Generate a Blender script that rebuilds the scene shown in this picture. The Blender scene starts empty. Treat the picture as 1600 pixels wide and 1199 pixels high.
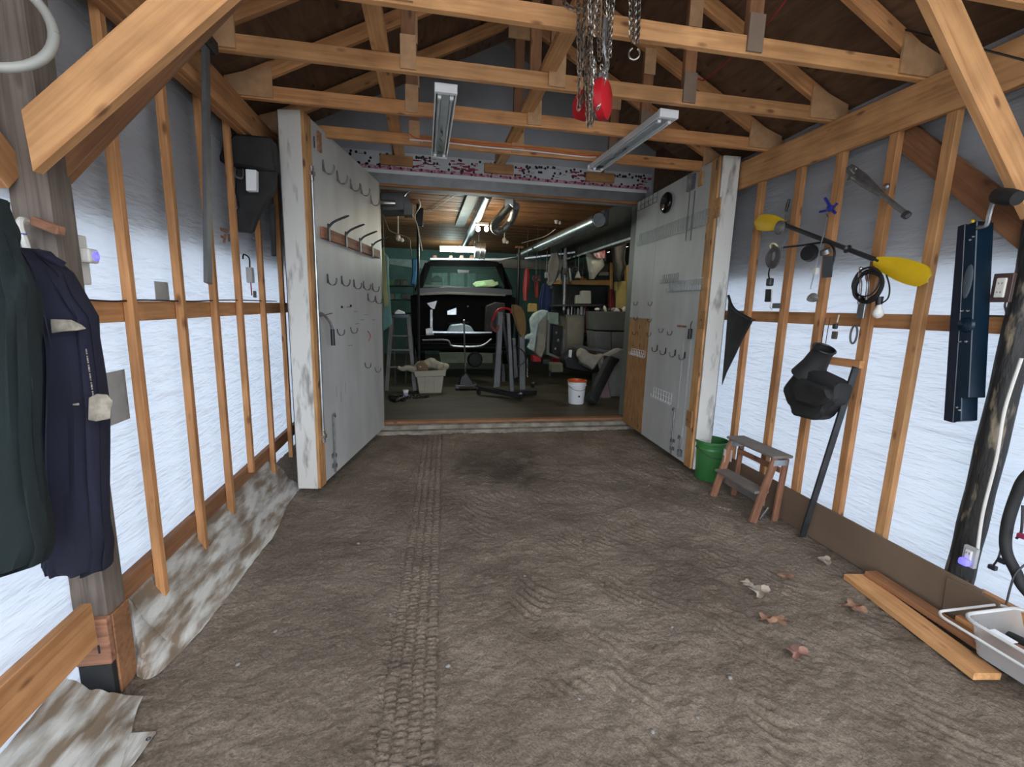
import bpy, bmesh, math, random
from mathutils import Vector, Matrix, noise
random.seed(7)
C = bpy.data.collections.new('scene'); bpy.context.scene.collection.children.link(C)
S = bpy.context.scene
# ------------------------------------------------------------------ camera
YAW, PIT, ROL = map(math.radians, (10.68312, -9.65888, 1.54139)); FPX = 704.6934
H = 1.55
cy, sy = math.cos(YAW), math.sin(YAW)
F = Vector((sy*math.cos(PIT), cy*math.cos(PIT), math.sin(PIT)))
r0 = Vector((cy, -sy, 0)); u0 = r0.cross(F)
RT = math.cos(ROL)*r0 + math.sin(ROL)*u0; UP = RT.cross(F)
O = Vector((0, 0, H))
cam = bpy.data.cameras.new('camera'); co = bpy.data.objects.new('camera', cam); C.objects.link(co)
cam.sensor_width = 36; cam.sensor_fit = 'HORIZONTAL'; cam.lens = FPX/1600*36; cam.clip_start = .02; cam.clip_end = 200
co.matrix_world = Matrix(((RT.x, UP.x, -F.x, 0), (RT.y, UP.y, -F.y, 0), (RT.z, UP.z, -F.z, H), (0, 0, 0, 1)))
S.camera = co
# ------------------------------------------------------------------ world and exposure
w = bpy.data.worlds.new('world'); S.world = w; w.use_nodes = True
nt = w.node_tree; nt.nodes['Background'].inputs[0].default_value = (.86, .92, 1, 1); nt.nodes['Background'].inputs[1].default_value = 1.6
S.view_settings.view_transform = 'Standard'; S.view_settings.look = 'None'; S.view_settings.gamma = 1
S.view_settings.use_curve_mapping = False; S.view_settings.exposure = 1.75

AX = {'x': 0, 'y': 1, 'z': 2}
def ray(px, py): return RT*((px-800)/FPX) + UP*(-(py-599.5)/FPX) + F
def at(px, py, ax, v):
    d = ray(px, py); i = AX[ax]; return O + d*((v-O[i])/d[i])
def atp(px, py, P, N):
    d = ray(px, py); return O + d*((P-O).dot(N)/d.dot(N))
V = Vector
# ------------------------------------------------------------------ materials
MATS = {}
def mat(name, col, rough=.6, metal=0, var=.12, scale=6, bump=.0, bscale=60, stretch=None, spec=.5, emit=None, estr=0, alpha=None, col2=None, trans=0, lo=.35, hi=.65):
    if name in MATS: return MATS[name]
    m = bpy.data.materials.new(name); m.use_nodes = True; N = m.node_tree.nodes; L = m.node_tree.links; b = N['Principled BSDF']
    tc = N.new('ShaderNodeTexCoord'); mp = N.new('ShaderNodeMapping'); L.new(tc.outputs['Object'], mp.inputs[0])
    oi = N.new('ShaderNodeObjectInfo'); ad = N.new('ShaderNodeVectorMath'); ad.operation = 'SCALE'; ad.inputs[0].default_value = (17, 9, 5)
    L.new(oi.outputs['Random'], ad.inputs['Scale']); L.new(ad.outputs[0], mp.inputs['Location'])
    if stretch: mp.inputs['Scale'].default_value = stretch
    n = N.new('ShaderNodeTexNoise'); n.inputs['Scale'].default_value = scale; n.inputs['Detail'].default_value = 6
    L.new(mp.outputs[0], n.inputs['Vector'])
    r = N.new('ShaderNodeValToRGB'); L.new(n.outputs[0], r.inputs[0])
    c2 = col2 or tuple(c*(1-var*2) for c in col)
    r.color_ramp.elements[0].position = lo; r.color_ramp.elements[1].position = hi
    r.color_ramp.elements[0].color = (*c2, 1); r.color_ramp.elements[1].color = (*col, 1)
    L.new(r.outputs[0], b.inputs['Base Color'])
    b.inputs['Roughness'].default_value = rough; b.inputs['Metallic'].default_value = metal; b.inputs['Specular IOR Level'].default_value = spec
    if trans: b.inputs['Transmission Weight'].default_value = trans
    if alpha is not None: b.inputs['Alpha'].default_value = alpha
    if emit: b.inputs['Emission Color'].default_value = (*emit, 1); b.inputs['Emission Strength'].default_value = estr
    if bump:
        n2 = N.new('ShaderNodeTexNoise'); n2.inputs['Scale'].default_value = bscale; n2.inputs['Detail'].default_value = 5; L.new(mp.outputs[0], n2.inputs['Vector'])
        bp = N.new('ShaderNodeBump'); bp.inputs['Strength'].default_value = bump; bp.inputs['Distance'].default_value = .01
        L.new(n2.outputs[0], bp.inputs['Height']); L.new(bp.outputs[0], b.inputs['Normal'])
    MATS[name] = m; return m
def wood(name, light, dark, knots=True, stretch=(1.2, 22, 22), rough=.65, kn=.5):
    """boards whose length is the object's own X axis"""
    m = bpy.data.materials.new(name); m.use_nodes = True; N = m.node_tree.nodes; L = m.node_tree.links; b = N['Principled BSDF']
    tc = N.new('ShaderNodeTexCoord'); oi = N.new('ShaderNodeObjectInfo')
    sc = N.new('ShaderNodeVectorMath'); sc.operation = 'SCALE'; sc.inputs[0].default_value = (37, 11, 7); L.new(oi.outputs['Random'], sc.inputs['Scale'])
    ad = N.new('ShaderNodeVectorMath'); ad.operation = 'ADD'; L.new(tc.outputs['Object'], ad.inputs[0]); L.new(sc.outputs[0], ad.inputs[1])
    mp = N.new('ShaderNodeMapping'); mp.inputs['Scale'].default_value = stretch; L.new(ad.outputs[0], mp.inputs[0])
    n = N.new('ShaderNodeTexNoise'); n.inputs['Scale'].default_value = 2.2; n.inputs['Detail'].default_value = 7; n.inputs['Distortion'].default_value = .6; L.new(mp.outputs[0], n.inputs['Vector'])
    r = N.new('ShaderNodeValToRGB'); r.color_ramp.elements[0].position = .3; r.color_ramp.elements[1].position = .62
    r.color_ramp.elements[0].color = (*dark, 1); r.color_ramp.elements[1].color = (*light, 1); L.new(n.outputs[0], r.inputs[0])
    # piece to piece tone
    mr = N.new('ShaderNodeMapRange'); mr.inputs[3].default_value = .78; mr.inputs[4].default_value = 1.12; L.new(oi.outputs['Random'], mr.inputs[0])
    hs = N.new('ShaderNodeHueSaturation'); L.new(r.outputs[0], hs.inputs['Color']); L.new(mr.outputs[0], hs.inputs['Value'])
    last = hs.outputs[0]
    # broad soft blotches
    n3 = N.new('ShaderNodeTexNoise'); n3.inputs['Scale'].default_value = 5; n3.inputs['Detail'].default_value = 3; L.new(ad.outputs[0], n3.inputs['Vector'])
    mr3 = N.new('ShaderNodeMapRange'); mr3.inputs[1].default_value = .35; mr3.inputs[2].default_value = .65; mr3.inputs[3].default_value = .82; mr3.inputs[4].default_value = 1.08; L.new(n3.outputs[0], mr3.inputs[0])
    hs3 = N.new('ShaderNodeHueSaturation'); L.new(last, hs3.inputs['Color']); L.new(mr3.outputs[0], hs3.inputs['Value']); last = hs3.outputs[0]
    kn = min(.9, kn*1.5)
    if knots:
        mk = N.new('ShaderNodeMapping'); mk.inputs['Scale'].default_value = (4.2, 11, 11); L.new(ad.outputs[0], mk.inputs[0])
        vo = N.new('ShaderNodeTexVoronoi'); vo.inputs['Scale'].default_value = 1; L.new(mk.outputs[0], vo.inputs['Vector'])
        kr = N.new('ShaderNodeMapRange'); kr.inputs[1].default_value = .07; kr.inputs[2].default_value = .17; kr.inputs[3].default_value = 1; kr.inputs[4].default_value = 0; L.new(vo.outputs['Distance'], kr.inputs[0])
        mx = N.new('ShaderNodeMix'); mx.data_type = 'RGBA'; mk2 = N.new('ShaderNodeMath'); mk2.operation = 'MULTIPLY'; mk2.inputs[1].default_value = kn; L.new(kr.outputs[0], mk2.inputs[0])
        L.new(mk2.outputs[0], mx.inputs[0]); L.new(last, mx.inputs[6]); mx.inputs[7].default_value = (dark[0]*.25, dark[1]*.2, dark[2]*.2, 1); last = mx.outputs[2]
    L.new(last, b.inputs['Base Color']); b.inputs['Roughness'].default_value = rough; b.inputs['Specular IOR Level'].default_value = .3
    bp = N.new('ShaderNodeBump'); bp.inputs['Strength'].default_value = .25; bp.inputs['Distance'].default_value = .004; L.new(n.outputs[0], bp.inputs['Height']); L.new(bp.outputs[0], b.inputs['Normal'])
    MATS[name] = m; return m
SPR = wood('spruce', (.56, .275, .115), (.38, .17, .065))
SPL = wood('spruce_pale', (.64, .34, .145), (.47, .225, .09))
SPD = wood('spruce_brown', (.32, .15, .07), (.21, .095, .045))
PLYR = wood('roof_plywood', (.165, .095, .055), (.10, .055, .032), stretch=(2, 9, 9), kn=.8)
GREYW = wood('grey_weathered_wood', (.17, .135, .11), (.09, .07, .055), kn=.3)
OLDW = wood('old_red_brown_wood', (.33, .155, .09), (.16, .075, .045), kn=.4)
PLY = wood('bare_plywood', (.50, .27, .11), (.33, .16, .065), stretch=(2, 14, 14), kn=.6)
CEDAR = wood('cedar_ceiling', (.30, .14, .055), (.15, .065, .028), kn=.5)
GUS = mat('gusset_plywood', (.52, .30, .15), .7, var=.1, scale=20, bump=.1)
HARDB = mat('brown_hardboard', (.17, .115, .075), .75, var=.1, scale=3, bump=.05)
WPAINT = mat('white_painted_plywood', (.53, .54, .53), .5, var=.09, scale=3, stretch=(1, 1, .35), bump=.12, bscale=30, col2=(.42, .42, .41))
WEDGE = mat('white_scuffed_edge', (.62, .61, .57), .5, scale=5, stretch=(3, 3, .8), col2=(.24, .22, .20), lo=.30, hi=.46, bump=.15, bscale=25)
WHITE = mat('white_enamel', (.78, .80, .82), .35, var=.03)
CREAM = mat('cream_plastic', (.62, .60, .55), .4, var=.03)
GALV = mat('galvanised_steel', (.50, .55, .58), .32, .85, var=.15, scale=12)
STEEL = mat('dull_steel', (.33, .33, .34), .38, .8, var=.2, scale=18, bump=.1)
CHR = mat('bright_steel', (.72, .72, .74), .18, .95, var=.08)
DSTEEL = mat('dark_steel', (.075, .08, .085), .45, .5, var=.2, scale=10)
GSTEEL = mat('grey_painted_steel', (.12, .125, .13), .5, .2, var=.15, scale=8, bump=.05)
BLK = mat('black_plastic', (.012, .012, .014), .42, var=.2)
BLKM = mat('black_matt_rubber', (.018, .018, .018), .7, var=.3, scale=9, bump=.2, bscale=18)
RUST = mat('rusty_chain', (.20, .15, .11), .5, .6, scale=40, col2=(.07, .05, .04), bump=.2)
SHCH = mat('shiny_chain', (.55, .52, .47), .3, .85, scale=30, var=.25)
RED = mat('red_paint', (.45, .012, .02), .35, var=.1)
BLUE = mat('navy_blue_paint', (.004, .016, .032), .3, .2, var=.2, scale=5)
BLUEP = mat('blue_plastic', (.02, .03, .28), .4)
YEL = mat('yellow_plastic', (.72, .46, .012), .4, var=.06)
GREEN = mat('green_plastic', (.04, .18, .045), .4, var=.08)
NAVYC = mat('navy_cloth', (.007, .008, .024), .9, var=.2, scale=5, bump=.3, bscale=60)
GRNC = mat('dark_green_cloth', (.0035, .011, .0115), .9, var=.2, scale=4, bump=.3, bscale=60)
PATCH = mat('worn_reflective_strip', (.34, .30, .24), .8, scale=30, col2=(.16, .14, .11), bump=.4)
TAPE = mat('grey_tape', (.38, .38, .37), .7, var=.08, scale=14)
CLOTH = mat('beige_cloth', (.36, .33, .26), .9, var=.12, scale=8, bump=.3, bscale=30)
CLOTHG = mat('pale_grey_cloth', (.34, .34, .31), .9, var=.1, scale=8, bump=.3, bscale=30)
QUILT = mat('pale_teal_quilt', (.50, .62, .60), .9, var=.15, scale=14, bump=.5, bscale=30)
BIN = mat('beige_storage_bin', (.30, .27, .20), .45, var=.05)
ORANGE = mat('orange_plastic', (.75, .14, .03), .4)
TEAL = mat('teal_painted_wall', (.11, .22, .20), .7, var=.12, scale=3)
DARKW = mat('dark_workshop_wall', (.05, .06, .055), .8, var=.2, scale=4)
BEIGE = mat('beige_cabinet_paint', (.24, .22, .165), .5, var=.08)
GREYC = mat('grey_green_cabinet_paint', (.13, .145, .13), .5, var=.08)
YCARD = mat('yellow_card', (.46, .38, .14), .7)
BPLA = mat('bright_blue_tarp', (.01, .16, .35), .45, var=.2, scale=10)
TRUCK = mat('black_truck_paint', (.003, .003, .0035), .7, var=.3, scale=6, spec=.08)
SHADE_SIDING = mat('shade_siding', (.30, .27, .22), .8, var=.1)
PINK = mat('pink_tape', (.50, .12, .20), .6, scale=25, col2=(.62, .42, .48), lo=.45, hi=.55)
SHEATH = mat('white_membrane', (.66, .67, .70), .6, var=.06, scale=7, bump=.2, bscale=14)
GFILM = mat('grey_membrane', (.46, .48, .52), .6, var=.06, scale=4, bump=.3, bscale=9)
DOT = mat('membrane_print', (.10, .02, .045), .6)
INK = mat('black_print', (.02, .02, .02), .6)
REDINK = mat('magenta_print', (.30, .02, .06), .6)
PINKW = mat('pink_cloth', (.33, .22, .22), .9, bump=.3)
LEAF = mat('dry_brown_leaf', (.30, .17, .10), .8, scale=30, col2=(.17, .08, .05), bump=.3)
LEAFP = mat('pale_dry_leaf', (.40, .34, .27), .8, scale=30, col2=(.25, .19, .14), bump=.3)
STONE = mat('pebble', (.27, .25, .23), .85, var=.2, scale=30, bump=.3)
ORNG2 = mat('clear_tub_plastic', (.60, .62, .62), .2, var=.04, alpha=.4)
GLASSG = mat('tinted_windscreen', (.05, .09, .08), .05, var=.02, alpha=.25)
TUBE = mat('lit_tube', (1, 1, 1), emit=(.85, 1, .93), estr=13)
BULBL = mat('lit_bulb', (1, 1, 1), emit=(1, .88, .62), estr=26)
BLUEL = mat('blue_night_light', (.2, .2, .9), emit=(.10, .08, 1), estr=.55)
BULBW = mat('frosted_glass_bulb', (.75, .74, .70), .25)
TAR = mat('tarred_pole', (.014, .013, .012), .6, scale=7, stretch=(3, 3, .8), col2=(.19, .15, .10), lo=.34, hi=.44, bump=1, bscale=14)

def wrapmat():
    m = bpy.data.materials.new('white_house_wrap'); m.use_nodes = True; N = m.node_tree.nodes; L = m.node_tree.links
    N.remove(N['Principled BSDF']); out = N['Material Output']
    d = N.new('ShaderNodeBsdfDiffuse'); t = N.new('ShaderNodeBsdfTranslucent'); g = N.new('ShaderNodeBsdfGlossy'); g.inputs['Roughness'].default_value = .35
    d.inputs[0].default_value = (.66, .68, .72, 1); t.inputs[0].default_value = (.345, .385, .445, 1)
    mx = N.new('ShaderNodeMixShader'); mx.inputs[0].default_value = .5; L.new(d.outputs[0], mx.inputs[1]); L.new(t.outputs[0], mx.inputs[2])
    m2 = N.new('ShaderNodeMixShader'); m2.inputs[0].default_value = .03; L.new(mx.outputs[0], m2.inputs[1]); L.new(g.outputs[0], m2.inputs[2]); L.new(m2.outputs[0], out.inputs[0])
    tc = N.new('ShaderNodeTexCoord'); mp = N.new('ShaderNodeMapping'); mp.inputs['Rotation'].default_value = (.35, 0, 0); mp.inputs['Scale'].default_value = (1, 7, 42); L.new(tc.outputs['Object'], mp.inputs[0])
    n = N.new('ShaderNodeTexNoise'); n.inputs['Scale'].default_value = 1.3; n.inputs['Detail'].default_value = 4; L.new(mp.outputs[0], n.inputs['Vector'])
    mp3 = N.new('ShaderNodeMapping'); mp3.inputs['Rotation'].default_value = (-.7, 0, 0); mp3.inputs['Scale'].default_value = (1, 2.2, 9); L.new(tc.outputs['Object'], mp3.inputs[0])
    n3 = N.new('ShaderNodeTexNoise'); n3.inputs['Scale'].default_value = 1.6; n3.inputs['Detail'].default_value = 3; L.new(mp3.outputs[0], n3.inputs['Vector'])
    a = N.new('ShaderNodeMath'); a.operation = 'MULTIPLY_ADD'; a.inputs[1].default_value = 3; L.new(n3.outputs[0], a.inputs[0]); L.new(n.outputs[0], a.inputs[2])
    bp = N.new('ShaderNodeBump'); bp.inputs['Strength'].default_value = .8; bp.inputs['Distance'].default_value = .012; L.new(a.outputs[0], bp.inputs['Height'])
    for s in (d, t, g): L.new(bp.outputs[0], s.inputs['Normal'])
    MATS['wrap'] = m; return m
WRAP = wrapmat()
def plasticmat():
    m = mat('dirty_plastic_sheet', (.52, .51, .47), .35, scale=3.2, col2=(.20, .15, .105), lo=.40, hi=.60, bump=1, bscale=9, stretch=(7, 1.3, 4)); return m
PLAS = plasticmat()
def dirtmat():
    m = bpy.data.materials.new('packed_dirt'); m.use_nodes = True; N = m.node_tree.nodes; L = m.node_tree.links; b = N['Principled BSDF']
    tc = N.new('ShaderNodeTexCoord'); P = tc.outputs['Object']
    n = N.new('ShaderNodeTexNoise'); n.inputs['Scale'].default_value = 1.6; n.inputs['Detail'].default_value = 8; n.inputs['Roughness'].default_value = .65; L.new(P, n.inputs['Vector'])
    r = N.new('ShaderNodeValToRGB'); r.color_ramp.elements[0].position = .3; r.color_ramp.elements[1].position = .7
    r.color_ramp.elements[0].color = (.15, .113, .085, 1); r.color_ramp.elements[1].color = (.32, .26, .20, 1); L.new(n.outputs[0], r.inputs[0])
    f = N.new('ShaderNodeTexNoise'); f.inputs['Scale'].default_value = 95; f.inputs['Detail'].default_value = 4; L.new(P, f.inputs['Vector'])
    mr = N.new('ShaderNodeMapRange'); mr.inputs[1].default_value = .3; mr.inputs[2].default_value = .7; mr.inputs[3].default_value = .72; mr.inputs[4].default_value = 1.25; L.new(f.outputs[0], mr.inputs[0])
    hs = N.new('ShaderNodeHueSaturation'); L.new(r.outputs[0], hs.inputs['Color']); L.new(mr.outputs[0], hs.inputs['Value'])
    # oil stain on the dirt
    c = STAIN; su = N.new('ShaderNodeVectorMath'); su.operation = 'SUBTRACT'; su.inputs[1].default_value = c; L.new(P, su.inputs[0])
    nz = N.new('ShaderNodeTexNoise'); nz.inputs['Scale'].default_value = 5; L.new(P, nz.inputs['Vector'])
    ml = N.new('ShaderNodeVectorMath'); ml.operation = 'MULTIPLY'; ml.inputs[1].default_value = (1, .8, 0); L.new(su.outputs[0], ml.inputs[0])
    le = N.new('ShaderNodeVectorMath'); le.operation = 'LENGTH'; L.new(ml.outputs[0], le.inputs[0])
    aa = N.new('ShaderNodeMath'); aa.operation = 'ADD'; L.new(le.outputs['Value'], aa.inputs[0]); L.new(nz.outputs[0], aa.inputs[1])
    sr = N.new('ShaderNodeMapRange'); sr.inputs[1].default_value = .68; sr.inputs[2].default_value = .98; sr.inputs[3].default_value = .55; sr.inputs[4].default_value = 0; L.new(aa.outputs[0], sr.inputs[0])
    mx = N.new('ShaderNodeMix'); mx.data_type = 'RGBA'; L.new(sr.outputs[0], mx.inputs[0]); L.new(hs.outputs[0], mx.inputs[6]); mx.inputs[7].default_value = (.05, .04, .03, 1)
    L.new(mx.outputs[2], b.inputs['Base Color']); b.inputs['Roughness'].default_value = .95; b.inputs['Specular IOR Level'].default_value = .15
    g = N.new('ShaderNodeTexNoise'); g.inputs['Scale'].default_value = 62; g.inputs['Detail'].default_value = 6; g.inputs['Roughness'].default_value = .7; L.new(P, g.inputs['Vector'])
    bp = N.new('ShaderNodeBump'); bp.inputs['Strength'].default_value = 1; bp.inputs['Distance'].default_value = .02; L.new(g.outputs[0], bp.inputs['Height']); L.new(bp.outputs[0], b.inputs['Normal'])
    return m
STAIN = at(775, 730, 'z', 0)
DIRT = dirtmat()
WFLOOR = mat('olive_workshop_floor', (.085, .07, .042), .65, scale=1.6, col2=(.035, .032, .022), stretch=(.6, 4, 1), lo=.3, hi=.7, bump=.1)

# ------------------------------------------------------------------ builders
W = {}
def link(o, M, parent=None, root=False):
    C.objects.link(o); W[o.name] = M
    if parent is not None:
        o.parent = parent; o.matrix_basis = W[parent.name].inverted() @ M
    else: o.matrix_basis = M
    return o
def tag(o, label=None, cat=None, group=None, kind=None):
    if label: o['label'] = label
    if cat: o['category'] = cat
    if group: o['group'] = group
    if kind: o['kind'] = kind
    return o
def thing(name, loc, label=None, cat=None, group=None, kind=None):
    o = bpy.data.objects.new(name, None); o.empty_display_size = .05
    link(o, Matrix.Translation(V(loc))); return tag(o, label, cat, group, kind)
def frame(d, up=V((0, 0, 1))):
    x = V(d).normalized(); up = V(up)
    if abs(x.dot(up.normalized())) > .98: up = V((0, 1, 0)) if abs(x.y) < .9 else V((1, 0, 0))
    y = up.cross(x).normalized(); z = x.cross(y)
    return Matrix((x, y, z)).transposed()
class MB:
    def __init__(s): s.v = []; s.f = []
    def add(s, vs, fs):
        n = len(s.v); s.v += [tuple(v) for v in vs]; s.f += [tuple(n+i for i in f) for f in fs]; return s
    def box(s, c, d, R=None):
        c = V(c); hx, hy, hz = (k/2 for k in d); R = R or Matrix.Identity(3)
        vs = [c + R @ V((sx*hx, sy_*hy, sz*hz)) for sx in (-1, 1) for sy_ in (-1, 1) for sz in (-1, 1)]
        return s.add(vs, [(0, 1, 3, 2), (4, 6, 7, 5), (0, 4, 5, 1), (2, 3, 7, 6), (0, 2, 6, 4), (1, 5, 7, 3)])
    def bar(s, a, b, w_, t, up=(0, 0, 1)):
        a, b = V(a), V(b); return s.box((a+b)/2, ((b-a).length, w_, t), frame(b-a, up))
    def cbox(s, c, d, R=None, ch=.01):
        c = V(c); hx, hy, hz = (k/2 for k in d); R = R or Matrix.Identity(3); ch = min(ch, hx*.9, hy*.9, hz*.9)
        bm = bmesh.new(); bmesh.ops.create_cube(bm, size=1)
        for v in bm.verts: v.co = V((v.co.x*2*hx, v.co.y*2*hy, v.co.z*2*hz))
        bmesh.ops.bevel(bm, geom=bm.edges[:], offset=ch, segments=2, profile=.5, affect='EDGES')
        bm.verts.index_update(); vs = [c + R @ v.co for v in bm.verts]; fs = [tuple(v.index for v in f.verts) for f in bm.faces]; bm.free(); return s.add(vs, fs)
    def tube(s, pts, r, n=8, cap=True):
        pts = [V(p) for p in pts]; k = len(pts); rs = r if isinstance(r, (list, tuple)) else [r]*k; vs = []; up = None
        for i, p in enumerate(pts):
            d = (pts[min(i+1, k-1)] - pts[max(i-1, 0)]).normalized()
            if up is None: up = V((0, 0, 1)) if abs(d.z) < .9 else V((0, 1, 0))
            y = up.cross(d).normalized() if up.cross(d).length > 1e-5 else d.orthogonal().normalized(); z = d.cross(y); up = z
            for j in range(n):
                a = 2*math.pi*j/n; vs.append(p + (y*math.cos(a) + z*math.sin(a))*rs[i])
        fs = [(i*n+j, i*n+(j+1) % n, (i+1)*n+(j+1) % n, (i+1)*n+j) for i in range(k-1) for j in range(n)]
        if cap: fs += [tuple(range(n-1, -1, -1)), tuple((k-1)*n+j for j in range(n))]
        return s.add(vs, fs)
    def lathe(s, prof, base=(0, 0, 0), axis=(0, 0, 1), n=24):
        R = frame(V(axis)); base = V(base); vs = []; k = len(prof)
        for r_, h in prof:
            for j in range(n):
                a = 2*math.pi*j/n; vs.append(base + R @ V((h, math.cos(a)*r_, math.sin(a)*r_)))
        fs = [(i*n+j, i*n+(j+1) % n, (i+1)*n+(j+1) % n, (i+1)*n+j) for i in range(k-1) for j in range(n)]
        return s.add(vs, fs)
    def prism(s, poly, ext):
        poly = [V(p) for p in poly]; e = V(ext); n = len(poly); vs = poly + [p+e for p in poly]
        fs = [tuple(range(n)), tuple(range(2*n-1, n-1, -1))] + [(i, n+i, n+(i+1) % n, (i+1) % n) for i in range(n)]
        return s.add(vs, fs)
    def grid(s, P, thick=0, flip=False):
        a = len(P); b = len(P[0]); vs = [V(p) for row in P for p in row]
        fs = [(i*b+j, (i+1)*b+j, (i+1)*b+j+1, i*b+j+1) for i in range(a-1) for j in range(b-1)]
        return s.add(vs, fs)
    def ball(s, c, r, n=12, R=None):
        c = V(c); rr = r if isinstance(r, (list, tuple)) else (r, r, r); m = n//2; vs = []; R = R or Matrix.Identity(3)
        for i in range(m+1):
            t = math.pi*i/m
            for j in range(n):
                a = 2*math.pi*j/n; vs.append(c + R @ V((rr[0]*math.sin(t)*math.cos(a), rr[1]*math.sin(t)*math.sin(a), rr[2]*math.cos(t))))
        return s.add(vs, [(i*n+j, (i+1)*n+j, (i+1)*n+(j+1) % n, i*n+(j+1) % n) for i in range(m) for j in range(n)])
    def ring(s, c, ax, R_, r, n=24, m=8, arc=(0, 2*math.pi)):
        Fm = frame(V(ax)); c = V(c); full = abs(arc[1]-arc[0]-2*math.pi) < 1e-4
        pts = [c + Fm @ V((0, math.cos(t)*R_, math.sin(t)*R_)) for t in [arc[0]+(arc[1]-arc[0])*i/n for i in range(n+1)]]
        return s.tube(pts, r, m)
    def loft(s, rows, Y, depth, folds=5, amp=.02, nseg=40, seed=0, ax='y', zs=None):
        """rows of (py, pxL, pxR) in the photograph's frame give the width at each height on the plane ax=Y; the body gets real depth"""
        vs = []; k = len(rows)
        for i, (py, a, b) in enumerate(rows):
            A = at(a, py, ax, Y); B = at(b, py, ax, Y); c = (A+B)/2; hw = (B-A)/2
            nrm = V((0, 1, 0)) if ax == 'y' else V((1, 0, 0)); dp = depth[i] if isinstance(depth, (list, tuple)) else depth
            for j in range(nseg):
                t = 2*math.pi*j/nseg
                q = c + hw*math.cos(t)*(abs(math.cos(t))**-.25 if abs(math.cos(t)) > .01 else 1) + nrm*math.sin(t)*dp/2
                wv = noise.noise(V((math.cos(t)*folds*.6+seed, math.sin(t)*folds*.6, i*.12+seed)))
                q += nrm*(amp*wv)*(1 if math.sin(t) else 0) + hw*(amp*.3*wv)
                vs.append(q)
        fs = [(i*nseg+j, (i+1)*nseg+j, (i+1)*nseg+(j+1) % nseg, i*nseg+(j+1) % nseg) for i in range(k-1) for j in range(nseg)]
        fs += [tuple(range(nseg)), tuple((k-1)*nseg+nseg-1-j for j in range(nseg))]
        return s.add(vs, fs)
    def build(s, name, m, parent=None, smooth=False, label=None, cat=None, group=None, kind=None, bevel=0, origin=None):
        vs = [V(v) for v in s.v]
        if origin is None:
            lo = V((min(v[i] for v in vs) for i in range(3))); hi = V((max(v[i] for v in vs) for i in range(3))); origin = V(((lo.x+hi.x)/2, (lo.y+hi.y)/2, lo.z if parent is None else (lo.z+hi.z)/2))
        me = bpy.data.meshes.new(name); me.from_pydata([v-origin for v in vs], [], s.f)
        bm = bmesh.new(); bm.from_mesh(me); bmesh.ops.recalc_face_normals(bm, faces=bm.faces[:])
        if bevel: bmesh.ops.bevel(bm, geom=[e for e in bm.edges if e.is_manifold and e.calc_face_angle(0) > .5], offset=bevel, segments=1, affect='EDGES')
        bm.to_mesh(me); bm.free(); me.materials.append(m)
        if smooth:
            me.polygons.foreach_set('use_smooth', [True]*len(me.polygons))
            try: me.set_sharp_from_angle(angle=math.radians(42))
            except Exception: pass
        o = bpy.data.objects.new(name, me); link(o, Matrix.Translation(origin), parent); return tag(o, label, cat, group, kind)
def timber(name, a, b, w_, t, m, parent=None, up=(0, 0, 1), label=None, cat=None, group=None, kind=None, cut=(0, 0)):
    """a board whose own X axis runs along its length; cut slopes the two ends"""
    a, b = V(a), V(b); Ln = (b-a).length; R = frame(b-a, up)
    M = Matrix.Translation(a) @ R.to_4x4()
    bm = bmesh.new(); bmesh.ops.create_cube(bm, size=1)
    for v in bm.verts:
        x, y, z = v.co; e = cut[0] if x < 0 else cut[1]
        v.co = V(((x+.5)*Ln + e*z*t, y*w_, z*t))
    bmesh.ops.bevel(bm, geom=bm.edges[:], offset=min(.0025, min(w_, t)*.15), segments=1, affect='EDGES')
    me = bpy.data.meshes.new(name); bm.to_mesh(me); bm.free(); me.materials.append(m)
    o = bpy.data.objects.new(name, me); link(o, M, parent); return tag(o, label, cat, group, kind)
def box(name, lo, hi, m, parent=None, bevel=0, **k):
    lo, hi = V(lo), V(hi); return MB().box((lo+hi)/2, hi-lo).build(name, m, parent, bevel=bevel, **k)
def curvept(pts, n=6):
    """smooth a polyline (Catmull-Rom)"""
    P = [V(p) for p in pts]; Q = [P[0]] + P + [P[-1]]; out = []
    for i in range(1, len(Q)-2):
        for j in range(n):
            t = j/n; a, b, c, d = Q[i-1], Q[i], Q[i+1], Q[i+2]
            out.append(.5*((2*b)+(-a+c)*t+(2*a-5*b+4*c-d)*t*t+(-a+3*b-3*c+d)*t**3))
    out.append(P[-1]); return out
def text(name, s, loc, size, R, m, parent, ext=.0004):
    cu = bpy.data.curves.new(name, 'FONT'); cu.body = s; cu.size = size; cu.extrude = ext; cu.align_x = 'CENTER'; cu.align_y = 'CENTER'
    o = bpy.data.objects.new(name+'_tmp', cu); C.objects.link(o); bpy.context.view_layer.update()
    me = bpy.data.meshes.new_from_object(o.evaluated_get(bpy.context.evaluated_depsgraph_get())); bpy.data.objects.remove(o)
    me.materials.clear(); me.materials.append(m); o = bpy.data.objects.new(name, me); return link(o, Matrix.Translation(V(loc)) @ R.to_4x4(), parent)

XL, XR = -1.20, 2.66          # inner faces of the studs
XWL, XWR = -1.31, 2.79        # the wraps
YB, YF = -.35, 5.62           # open end behind the camera, wall with the big doorway
PZ0, PZ1 = 2.60, 2.82         # wall plates
RX, SL = .75, .5              # ridge, roof slope

# ================================================================== THE SETTING
# outside ground (seen through nothing, carries the daylight bounce)
MB().box((.7, 3, -.33), (60, 60, .1)).build('floor', mat('outside_ground', (.42, .42, .40), .9), kind='structure')
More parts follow.
